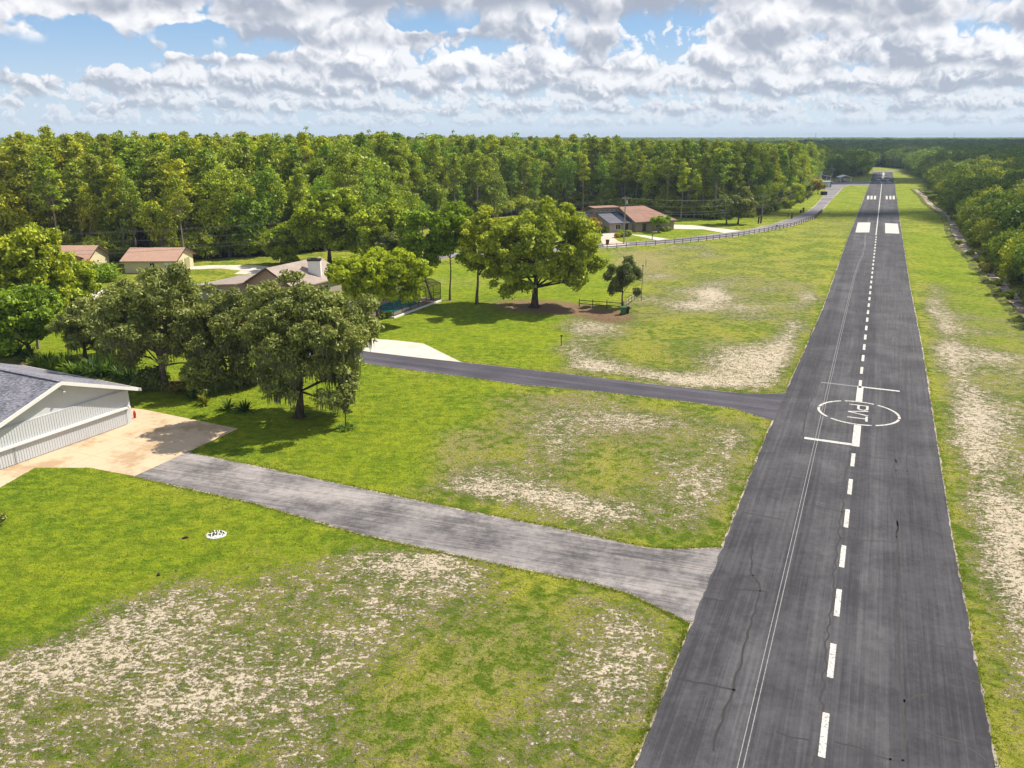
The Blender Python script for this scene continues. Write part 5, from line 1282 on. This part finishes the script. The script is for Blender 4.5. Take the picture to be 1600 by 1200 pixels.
# --- red-roofed house
fr = Frame((32.7, 213.0), (.9, .436)); root = empty('house', tuple(fr.o), 'house with a big red-brown roof and a dark lower roof beside the road', 'house')
L_, D_, ev, rg = 12.3, 15.0, 2.75, 6.0; hy = 7.8
mb = MB(); mb.face([fr(0, 0, 0), fr(L_, 0, 0), fr(L_, 0, ev), fr(0, 0, ev)]); mb.face([fr(0, 0, 0), fr(0, D_, 0), fr(0, D_, ev), fr(0, hy, rg - .1), fr(0, 0, ev)]); mb.face([fr(L_, 0, 0), fr(L_, D_, 0), fr(L_, D_, ev), fr(L_, 0, ev)]); mb.face([fr(0, D_, 0), fr(L_, D_, 0), fr(L_, D_, ev), fr(0, D_, ev)])
mb.build('wall', M['tan'], root)
mb = MB(); o_ = .6; e0 = ev - .1; hp = 5.2
mb.prism([fr(-o_, -o_, e0), fr(L_ + o_, -o_, e0), fr(L_ + o_ - hp, hy, rg), fr(-o_, hy, rg)], (0, 0, -.16)); mb.prism([fr(-o_, D_ + o_, e0), fr(L_ + o_, D_ + o_, e0), fr(L_ + o_ - hp, hy, rg), fr(-o_, hy, rg)], (0, 0, -.16)); mb.prism([fr(L_ + o_ + .004, -o_, e0), fr(L_ + o_ + .004, D_ + o_, e0), fr(L_ + o_ - hp, hy, rg + .002)], (0, 0, -.16))
rf = mb.build('roof', M['rroof'], root)
mb = MB(); mb.bar(fr(-o_ - .03, -o_, e0 - .1), fr(-o_ - .03, hy, rg - .1), .06, .24); mb.bar(fr(-o_, -o_ - .03, e0 - .08), fr(L_ + o_, -o_ - .03, e0 - .08), .05, .2); mb.build('fascia', M['tan'], rf)
door(fr, root, 2.6, -.04, .1, 1.0, 2.05, M['glass'], 'x', 'door', 2); door(fr, root, 4.2, -.035, .1, 1.6, 2.0, M['greytan'], 'x', 'sliding_door', 2); window(fr, root, 7.0, -.02, 1.4, 1.6, 1.1)
mb = MB(); mb.bar(fr(-.06, .1, 1.45), fr(-.06, 7.5, 1.45), .06); mb.build('band', M['wood'], root)
# high clerestory block and the dark lower roof
mb = MB(); X0 = -8.2
mb.face([fr(X0, hy, 0), fr(-.03, hy, 0), fr(-.03, hy, 5.75), fr(X0, hy, 5.75)]); mb.face([fr(X0, hy, 0), fr(X0, D_, 0), fr(X0, D_, 4.0), fr(X0, hy, 5.75)]); mb.build('clerestory_wall', M['tan'], root)
mb = MB(); mb.prism([fr(X0 - .5, hy - .8, 6.0), fr(-.62, hy - .8, 6.0), fr(-.62, hy + 2.4, 6.25), fr(X0 - .5, hy + 2.4, 6.25)], (0, 0, -.2)); mb.prism([fr(X0 - .5, hy + 2.404, 6.25), fr(-.62, hy + 2.404, 6.25), fr(-.62, D_ + .5, 4.1), fr(X0 - .5, D_ + .5, 4.1)], (0, 0, -.16)); mb.build('clerestory_roof', M['rroof'], root)
for i in range(5): window(fr, root, X0 + 1.2 + i * 1.4, hy - .02, 5.15, 1.0, .45)
mb = MB(); mb.prism([fr(X0 + .5, .8, 2.5), fr(-.64, .8, 2.5), fr(-.64, hy - .03, 4.7), fr(X0 + .5, hy - .03, 4.7)], (0, 0, -.15)); mb.build('lower_roof', M['solar'], root)
mb = MB(); mb.prism([fr(-3.3, 1.2, 2.70), fr(-.7, 1.2, 2.70), fr(-.7, hy - .2, 4.72), fr(-3.3, hy - .2, 4.72)], (0, 0, -.05)); mb.build('roof_shade_sheet', M['roofshade'], root)  # dark sheet painted as the main block's shadow on the lower roof
mb = MB(); mb.face([fr(X0 + 1, 1.6, 0), fr(-.05, 1.6, 0), fr(-.05, 1.6, 2.6), fr(X0 + 1, 1.6, 2.6)]); mb.face([fr(X0 + 1, 1.6, 0), fr(X0 + 1, hy - .03, 0), fr(X0 + 1, hy - .03, 4.5), fr(X0 + 1, 1.6, 2.6)]); mb.build('entrance_wall', M['greytan'], root)
door(fr, root, -2.0, 1.56, 0, 1.1, 2.1, M['dark'], 'x', 'front_door', 2); window(fr, root, -4.6, 1.58, 1.4, 1.5, 1.3)
mb = MB(); mb.face([fr(-15, hy, 0), fr(X0 - .04, hy, 0), fr(X0 - .04, hy, 4.6), fr(-15, hy, 2.6)]); mb.face([fr(-15, hy, 0), fr(-15, D_, 0), fr(-15, D_, 2.4), fr(-15, hy, 2.6)]); mb.build('side_wall', M['tan'], root)
mb = MB(); mb.prism([fr(-15.6, hy - .5, 2.6), fr(X0 - .52, hy - .5, 4.85), fr(X0 - .52, D_ + .4, 4.4), fr(-15.6, D_ + .4, 2.4)], (0, 0, -.15)); mb.build('side_roof', M['solar'], root)

# --- far end: gazebo shelter, pale green shed, white hangar behind the trees, tank, bin
def P2(x, y): return Vector(tuple(g(x, y)))
c = P2(1318, 284); root = empty('carport', tuple(c), 'small white open shelter with a gabled roof by the cross road', 'shelter'); w = 2.9; d_ = 3.0
mb = MB(); 
for sgn in (-1, 1): mb.prism([(sgn * (w + .5), -d_ - .4, 2.5), (0, -d_ - .4, 3.7), (0, d_ + .4, 3.7), (sgn * (w + .5), d_ + .4, 2.5)], (0, 0, -.2))
mb.build('roof', M['trim'], root)
for sx in (-1, 1):
    for sy in (-1, 1): mb = MB(); mb.box((sx * w, sy * d_, 1.25), (.3, .3, 2.5)); mb.build('post', M['trim'], root)
v_ = empty('small_aircraft', tuple(c + Vector((0, .5, 0))), 'white rounded vehicle nose parked under the open white shelter', 'vehicle'); mb = MB(); mb.tube([(0, 2.4, .9), (0, 1.2, 1.1), (0, -.6, 1.1), (0, -1.8, .8)], [.3, .95, 1.05, .45], 12); mb.build('body', M['trim'], v_, True)
mb = MB(); mb.tube([(-.75, -.6, .3), (-.95, -.6, .3)], .3, 10); mb.build('wheel', M['dark'], v_); mb = MB(); mb.tube([(.75, -.6, .3), (.95, -.6, .3)], .3, 10); mb.build('wheel', M['dark'], v_); v_.name = 'parked_cart'
c = P2(1291, 293); root = empty('shed', tuple(c), 'pale green flat-roofed shed beside the end of the road', 'shed'); mb = MB(); mb.box((0, 2, 1.4), (4.9, 3.6, 2.8)); mb.build('wall', M['teal'], root); mb = MB(); mb.box((0, 2, 2.9), (5.2, 3.9, .18)); mb.build('roof', M['trim'], root); mb = MB(); mb.box((1.2, .17, 1.0), (.9, .06, 2.0)); mb.build('door', M['trim'], root)
c = P2(1276, 287); root = empty('storage_building', tuple(c), 'white building with a lean-to roof showing past the wood corner', 'building'); mb = MB(); mb.box((0, 3, 3.3), (5.0, 6, 6.6)); mb.build('wall', M['trim'], root); mb = MB(); mb.prism([(2.2, -1, 4.8), (7.2, -1, 3.9), (7.2, 6, 3.9), (2.2, 6, 4.8)], (0, 0, -.25)); mb.build('lean_to_roof', M['trim'], root)
mb = MB(); mb.prism([(-2.8, -.5, 6.9), (2.8, -.5, 6.7), (2.8, 6.5, 6.7), (-2.8, 6.5, 6.9)], (0, 0, -.2)); mb.build('roof', M['soffit'], root)
for yy_ in (0, 5): mb = MB(); mb.box((7.0, yy_, 1.9), (.2, .2, 3.7)); mb.build('post', M['trim'], root)
c = P2(1288, 305); root = empty('dumpster', tuple(c), 'dark box-shaped bin beside the road in front of the shed', 'bin'); mb = MB(); mb.box((0, .8, .75), (2.4, 1.5, 1.3)); mb.build('body', M['dark'], root); mb = MB(); mb.box((0, .8, 1.46), (2.5, 1.6, .1)); mb.build('lid', M['dark'], root)
c = P2(1294, 286.5); root = empty('pickup_truck', tuple(c), 'tiny white parked truck behind the pale green shed', 'truck'); mb = MB(); mb.box((0, 0, .8), (4.6, 1.8, .7)); mb.box((.3, 0, 1.4), (1.9, 1.6, .6)); mb.build('body', M['trim'], root)
for x_ in (-1.5, 1.5): mb = MB(); mb.tube([(x_, -.95, .38), (x_, .95, .38)], .38, 10); mb.build('wheel', M['dark'], root)
for (x_, y_, yb, D, lab) in ((1275, 207.5, 0, 2300, 'thin radio mast on the horizon above the runway end'), (1492, 206.5, 0, 2300, 'thin radio mast on the horizon at the right')):
    r_ = ray(x_, y_); t_ = D / r_[1]; X_, Z_ = r_[0] * t_, H + r_[2] * t_
    root = empty('radio_mast', (X_, D, 0), lab, 'mast'); mb = MB(); nn_ = 8
    for k3 in range(3):
        a = k3 * 2.09; mb.tube([(math.cos(a) * 1.6, math.sin(a) * 1.6, 0), (math.cos(a) * .35, math.sin(a) * .35, Z_)], .16, 4)
    for i in range(nn_):
        z0, z1 = Z_ * i / nn_, Z_ * (i + 1) / nn_; r0, r1 = 1.6 - 1.25 * i / nn_, 1.6 - 1.25 * (i + 1) / nn_
        for k3 in range(3): a = k3 * 2.09; b2 = a + 2.09; mb.bar((math.cos(a) * r0, math.sin(a) * r0, z0), (math.cos(b2) * r1, math.sin(b2) * r1, z1), .12)
    mb.build('lattice', M['soffit'], root)

# ------------------------------------------------------------------ fences, poles, wires, small things
def rail_fence(name, label, pts, step, hp, rails, m, mr=None, pw=.11, rw_=.10):
    root = empty(name, tuple(pts[0]), label, 'fence'); o = Vector(tuple(pts[0])); P_ = []
    for a, b in zip(pts[:-1], pts[1:]):
        a = np.array(a); b = np.array(b); n = max(1, int(round(np.linalg.norm(b - a) / step)))
        for i in range(n): P_.append(Vector(tuple(a + (b - a) * i / n)) - o)
    P_.append(Vector(tuple(pts[-1])) - o)
    shared = None
    for p in P_:
        if shared is None:
            mb = MB(); mb.box((0, 0, hp / 2), (pw, pw, hp)); mb.box((0, 0, hp + .02), (pw * 1.15, pw * 1.15, .04)); po = mb.build('post', m, root); shared = po.data
        else: po = bpy.data.objects.new('post', shared); C.objects.link(po); po.parent = root
        po.location = p
    mb = MB()
    for a, b in zip(P_[:-1], P_[1:]):
        for z in rails: mb.bar(a + Vector((0, 0, z)), b + Vector((0, 0, z)), .05, rw_)
    mb.build('rail', mr or m, root); return root
fl = [(930, 389), (975, 386), (1050, 380.5), (1100, 375.5), (1150, 369.5), (1190, 362.6), (1237, 353), (1269, 342), (1281, 331.5)]
rail_fence('road_fence', 'long low dark rail fence following the near side of the road', [g(*p) + np.array([.4, -.8, 0]) for p in fl], 2.6, 1.1, (.5, .95), M['wood'])
rail_fence('garden_fence', 'short brown two-rail fence on the lawn between the two dark trees', [g(905, 479), g(926, 480.5), g(948, 482), g(972, 484)], 2.1, 1.15, (.45, .95), M['wood'])
rail_fence('garden_fence', 'pale two-rail fence piece turning the corner by the green bins', [g(974, 483), g(982, 476), g(991, 469.5)], 2.0, 1.15, (.45, .95), M['palewood'])
def bin_(label, px_, m, s=1.0):
    r = empty('waste_bin', tuple(g(*px_)), label, 'bin', None); mb = MB(); w0, w1, hh = .27 * s, .36 * s, .95 * s
    mb.face([(-w1, -w1, hh), (w1, -w1, hh), (w1, w1, hh), (-w1, w1, hh)]); mb.face([(-w0, -w0, .06), (w0, -w0, .06), (w0, w0, .06), (-w0, w0, .06)])
    for a, b in (((-1, -1), (1, -1)), ((1, -1), (1, 1)), ((1, 1), (-1, 1)), ((-1, 1), (-1, -1))): mb.face([(a[0] * w0, a[1] * w0, .06), (b[0] * w0, b[1] * w0, .06), (b[0] * w1, b[1] * w1, hh), (a[0] * w1, a[1] * w1, hh)])
    mb.build('body', m, r); mb = MB(); mb.box((0, 0, hh + .04), (w1 * 2.15, w1 * 2.2, .08)); mb.build('lid', m, r)
    for sx in (-1, 1): mb = MB(); mb.cyl((sx * w1 * .9, w0 + .05, .12), (sx * w1 * .9 + .06, w0 + .05, .12), .12, 10); mb.build('wheel', M['dark'], r)
    return r
bin_('green lidded bin in front of the rail fence corner', (973.5, 491.5), M['green'], 1.1); bin_('darker bin right behind the green lidded bin', (979, 490), M['dark'], 1.0); bin_('dark brown bin on the pink patio edge', (949, 382), M['brown'], 1.1)
def marker(name, label, px_, h, r=.05, m='wood', box=None, cat='post', group=None):
    rt = empty(name, tuple(g(*px_)), label, cat, group); mb = MB(); mb.cyl((0, 0, 0), (0, 0, h), r, 8); mb.build('post', M[m], rt)
    if box: mb = MB(); mb.box((0, 0, h + box[2] / 2), box); mb.build('head', M['dark'], rt)
    return rt
marker('marker_post', 'short post with a small dark head on the lawn above the dark drive', (877, 540), 1.15, .05, 'wood', (.28, .1, .14))
marker('marker_post', 'tall thin bare pole standing right of the small dark weeping tree', (1002, 469), 5.3, .06, 'pole', (.2, .2, .1), 'pole')
marker('marker_post', 'short thin stake behind the tall thin pole', (1009, 416), 1.3, .04)
marker('mailbox', 'dark mailbox post on the path in front of the red-roofed house', (1019, 375), 1.2, .09, 'wood', (.25, .5, .28), 'mailbox')
marker('gate_post', 'left one of two dark wooden posts by the grey utility pole', (1185, 349), 1.9, .22, 'wood', None); marker('gate_post', 'right one of two dark wooden posts by the grey utility pole', (1188.6, 349), 2.1, .22, 'wood', None)
marker('mailbox', 'small mailbox on the grass past the two wooden posts', (1231, 341), 1.2, .1, 'wood', (.4, .7, .4), 'mailbox'); marker('gate_post', 'dark post beside the small mailbox at the verge', (1237, 341.5), 1.8, .25, 'wood', None)
marker('gate_post', 'left dark stump where the road enters the wood corner', (1251, 333), 1.0, .35, 'wood', None); marker('gate_post', 'right dark stump where the road enters the wood corner', (1255, 332), 1.6, .3, 'wood', None)
marker('fence_sign', 'small white marker fixed at the road fence', (1213.4, 361), 1.2, .12, 'trim', (.4, .1, .4), 'sign')
def upole(label, base, h, arm=True):
    r = empty('utility_pole', tuple(base), label, 'utility pole', 'utility poles along the road'); mb = MB(); mb.tube([(0, 0, 0), (0, 0, h)], [.17, .11], 9); mb.build('pole', M['pole'], r)
    if arm:
        mb = MB(); mb.box((0, 0, h - .35), (1.6, .1, .12)); mb.build('crossarm', M['pole'], r)
        for x_ in (-.7, 0, .7): mb = MB(); mb.cyl((x_, 0, h - .3), (x_, 0, h - .1 + (x_ == 0) * .25), .05, 6); mb.build('insulator', M['soffit'], r)
    return r
pole_b = [g(-190, 462), g(560, 411), g(974.5, 381), g(1190, 344.5), g(1298, 293)]
pole_h = [9.4, 9.4, 10.8, float(toph(1190, 344.5, 305)), 9.5]
pl_ = ['utility pole beyond the left edge of the view', 'utility pole hidden in the large round tree', 'brown utility pole in front of the red-roofed house', 'grey utility pole on the verge beside the wood', 'thin utility pole by the pale green shed']
for b_, h_, l_ in zip(pole_b, pole_h, pl_): 
    r_ = upole(l_, b_, h_)
    if 'red-roofed' in l_: mb = MB(); mb.cyl((.32, 0, h_ - 1.6), (.32, 0, h_ - .9), .2, 10); mb.build('transformer', M['soffit'], r_)
for si in range(4):
    for wi, (dx, dz) in enumerate(((-.7, .05), (.7, .05), (.05, -1.4), (.05, -2.6), (.05, -3.1))):
        a = Vector(tuple(pole_b[si])) + Vector((dx, 0, pole_h[si] - .3 + dz)); b = Vector(tuple(pole_b[si + 1])) + Vector((dx, 0, pole_h[si + 1] - .3 + dz))
        pts = [a.lerp(b, i / 14) - Vector((0, 0, 4 * (.9 + .12 * wi) * (i / 14) * (1 - i / 14))) for i in range(15)]
        o_ = pts[0].copy(); mb = MB(); mb.tube([p - o_ for p in pts], .022 if wi < 2 else .03, 4); w = mb.build('power_line', M['wire'], None); w.location = o_
        tag(w, '%s wire %s' % (['left', 'right', 'upper middle', 'lower middle', 'lowest'][wi], ['running in from the left edge to the round tree', 'between the round tree and the brown pole', 'between the brown pole and the grey pole', 'from the grey pole toward the shed'][si]), 'power line', 'overhead wires along the road')
# flat stone disc, a scrap and a dark cap in the near field
c = g(338, 836); root = empty('stone_ring', tuple(c), 'flat round white stone bed in the near lawn', 'stone bed'); rng = np.random.RandomState(2)
mb = MB(); n = 26; pts = [(math.cos(i * 6.283 / n) * .62 * (1 + .06 * math.sin(i * 3.3)), math.sin(i * 6.283 / n) * .55, .035) for i in range(n)]; mb.prism(pts, (0, 0, -.03)); mb.build('base', M['trim'], root)
mb = MB()
for i in range(150):
    a = rng.uniform(0, 6.28); r = .6 * math.sqrt(rng.rand()); s = rng.uniform(.03, .07); mb.box((math.cos(a) * r, math.sin(a) * r * .9, .04 + s * .25), (s, s * .8, s * .7), (math.cos(a * 3), math.sin(a * 3), 0))
mb.build('pebbles', M['trim'], root)
mb = MB()
for i in range(40):
    a = rng.uniform(0, 6.28); r = .5 * math.sqrt(rng.rand()); x_, y_ = math.cos(a) * r, math.sin(a) * r * .8; mb.face([(x_ - .05, y_, .05), (x_ + .05, y_ + .02, .05), (x_ + .03, y_ + .05, .14), (x_ - .02, y_ + .03, .13)])
mb.build('weeds', M['strap'], root)
r = empty('dog_toy', tuple(g(290, 841)), 'small red-brown scrap lying on the near lawn left of the white stone bed', 'scrap'); mb = MB(); mb.tube([(-.2, -.12, .04), (-.05, -.05, .08), (.08, .03, .1), (.18, .0, .05)], [.03, .07, .09, .04], 8); mb.build('body', M['brown'], r, True); mb = MB(); mb.tube([(-.2, -.12, .04), (-.33, -.2, .02)], [.04, .02], 6); mb.build('tail_end', M['palewood'], r); r.name = 'leather_scrap'
r = empty('valve_cap', tuple(g(248, 899)), 'small black round cap sticking out of the patchy grass', 'cap'); mb = MB(); mb.tube([(0, 0, 0), (0, 0, .1), (0, 0, .13)], [.09, .09, .05], 12); mb.build('cap', M['dark'], r); mb = MB(); mb.cyl((0, 0, .12), (0, 0, .16), .03, 8); mb.build('knob', M['dark'], r)

# ------------------------------------------------------------------ grass tufts and weeds along the pavement edges and over the near field
def tufts():
    rng = np.random.RandomState(77); P_ = []
    def along(poly, n, spread, closed=True):
        A_ = np.array([p[:2] for p in poly], float); Bq = np.roll(A_, -1, 0) if closed else A_[1:]; A2 = A_ if closed else A_[:-1]
        ln = np.linalg.norm(Bq - A2, axis=1); w = ln / (np.abs(A2[:, 1]) + 15); w /= w.sum()
        i = rng.choice(len(ln), n, p=w); f = rng.rand(n)[:, None]; d = (Bq[i] - A2[i]) / (ln[i][:, None] + 1e-9); nn = np.stack([d[:, 1], -d[:, 0]], 1)
        return A2[i] + (Bq[i] - A2[i]) * f + nn * (rng.normal(size=n) * spread)[:, None]
    def inside(pts, poly): return inpoly(pts[:, 0], pts[:, 1], [tuple(q[:2]) for q in poly])
    for poly, n in ((rpts, 9000), (taxi, 5000), (dr, 3500)): P_.append(along(grow(poly, .14), n, .12))
    q = np.stack([rng.uniform(-60, 40, 60000), 22 + 70 * rng.rand(60000) ** 1.3], 1); P_.append(q)
    p = np.concatenate(P_)
    keep = (p[:, 1] > 18) & (np.abs(p[:, 0]) < p[:, 1] * .8 + 8)
    for poly in (rpts, taxi, dr, apron, pad): keep &= ~inside(p, poly)
    keep &= ~inpoly(p[:, 0], p[:, 1], [(-33.2, 66.5), (-39.2, 54.4), (-53, 61), (-47, 73)])
    p = p[keep]; n = len(p); nb = 4; m_ = n * nb
    c = np.repeat(p, nb, 0) + rng.normal(size=(m_, 2)) * .035; a = rng.uniform(0, 6.28, m_); h = rng.uniform(.035, .11, m_) * np.repeat(rng.uniform(.6, 1.3, n), nb); w = rng.uniform(.008, .02, m_)
    e = np.stack([np.cos(a), np.sin(a)], 1); l = rng.normal(size=(m_, 2)) * .035; z0 = np.zeros((m_, 1))
    v = np.stack([np.hstack([c - e * w[:, None], z0]), np.hstack([c + e * w[:, None], z0]), np.hstack([c + l * .6 + e * w[:, None] * .8, h[:, None] * .6]), np.hstack([c + l * 1.3, h[:, None]])], 1).reshape(-1, 3)
    o = leaf_object('grass_tufts', [(v, np.arange(4 * m_).reshape(m_, 4), np.repeat(rng.rand(n), nb))], mat_grass, None)
    o['kind'] = 'stuff'; o['label'] = 'loose grass tufts along the pavement edges and over the near field'; o['category'] = 'grass'
mat_grass = leaf_mat('grass_blades', (0.12, 0.18, 0.015), (0.36, 0.36, 0.07), .3)
tufts()

# ------------------------------------------------------------------ real clouds overhead (their shade falls on the far field)
M['cloud'] = mat('cloud_body', flat((0.85, 0.86, 0.88), 1.0, 0.0, 0, .02))
def cloud(foot, alt, seed):
    rng = np.random.RandomState(seed); bm = bmesh.new()
    for (x, y, rx, ry) in foot:
        c = Vector((x, y, 0)) + SUNV * (alt / SUNV.z)
        n = 7
        for i in range(n):
            f = (i / (n - 1) - .5) * 1.5 if n > 1 else 0
            long_x = rx > ry; s = min(rx, ry) * rng.uniform(.75, 1.1)
            p = c + Vector(((f * (rx - s * .5)) if long_x else rng.uniform(-.2, .2) * rx, (f * (ry - s * .5)) if not long_x else rng.uniform(-.2, .2) * ry, 0))
            m_ = Matrix.Translation(p) @ Matrix.Diagonal((max(s, rx * .45 if long_x else s), max(s, ry * .45 if not long_x else s), s * .35, 1))
            bmesh.ops.create_icosphere(bm, subdivisions=3, radius=1, matrix=m_)
    for v in bm.verts:
        q = v.co * .02; v.co += Vector((mnoise.noise(q), mnoise.noise(q + Vector((5, 0, 0))), mnoise.noise(q + Vector((0, 7, 0))) * .4)) * 12
    me = bpy.data.meshes.new('cloud'); bm.to_mesh(me); bm.free(); me.materials.append(M['cloud'])
    o = bpy.data.objects.new('cloud', me); C.objects.link(o); o['kind'] = 'structure'; return o
cA = g(1375, 333); cloud([(cA[0] + 5, cA[1], 90, 17)], 1700, 1)
cB = g(1385, 281); cloud([(cB[0] - 5, cB[1] - 8, 120, 38)], 700, 2)
cloud([(190, 240, 50, 36), (240, 320, 52, 60), (300, 400, 62, 62), (400, 540, 110, 90), (205, 575, 40, 60)], 660, 3)
cloud([(150, 920, 420, 190), (520, 820, 260, 260), (420, 1350, 520, 260), (1000, 1500, 400, 400)], 760, 4)
cF = g(1330, 251 + 0) if False else np.array([230.0, 590.0]); 
cG = g(1165, 322)

# ------------------------------------------------------------------ haze
def haze():
    me = bpy.data.meshes.new('haze'); bm = bmesh.new(); bmesh.ops.create_cube(bm, size=1, matrix=Matrix.Translation((0, 2000, 15)) @ Matrix.Diagonal((7600, 5200, 32.5, 1))); bm.to_mesh(me); bm.free()
    m = bpy.data.materials.new('haze_air'); m.use_nodes = True; k = NT(m.node_tree); out = k.n('ShaderNodeOutputMaterial'); v = k.n('ShaderNodeVolumePrincipled')
    v.inputs['Color'].default_value = (0.62, 0.76, 1.0, 1); v.inputs['Density'].default_value = 0.00013; v.inputs['Anisotropy'].default_value = 0.2
    k.t.links.new(v.outputs[0], out.inputs['Volume']); me.materials.append(m)
    o = bpy.data.objects.new('haze', me); C.objects.link(o); o['kind'] = 'stuff'; o['label'] = 'thin bluish air over the far woods'; o['category'] = 'haze'
HAZE = True
if HAZE: haze()
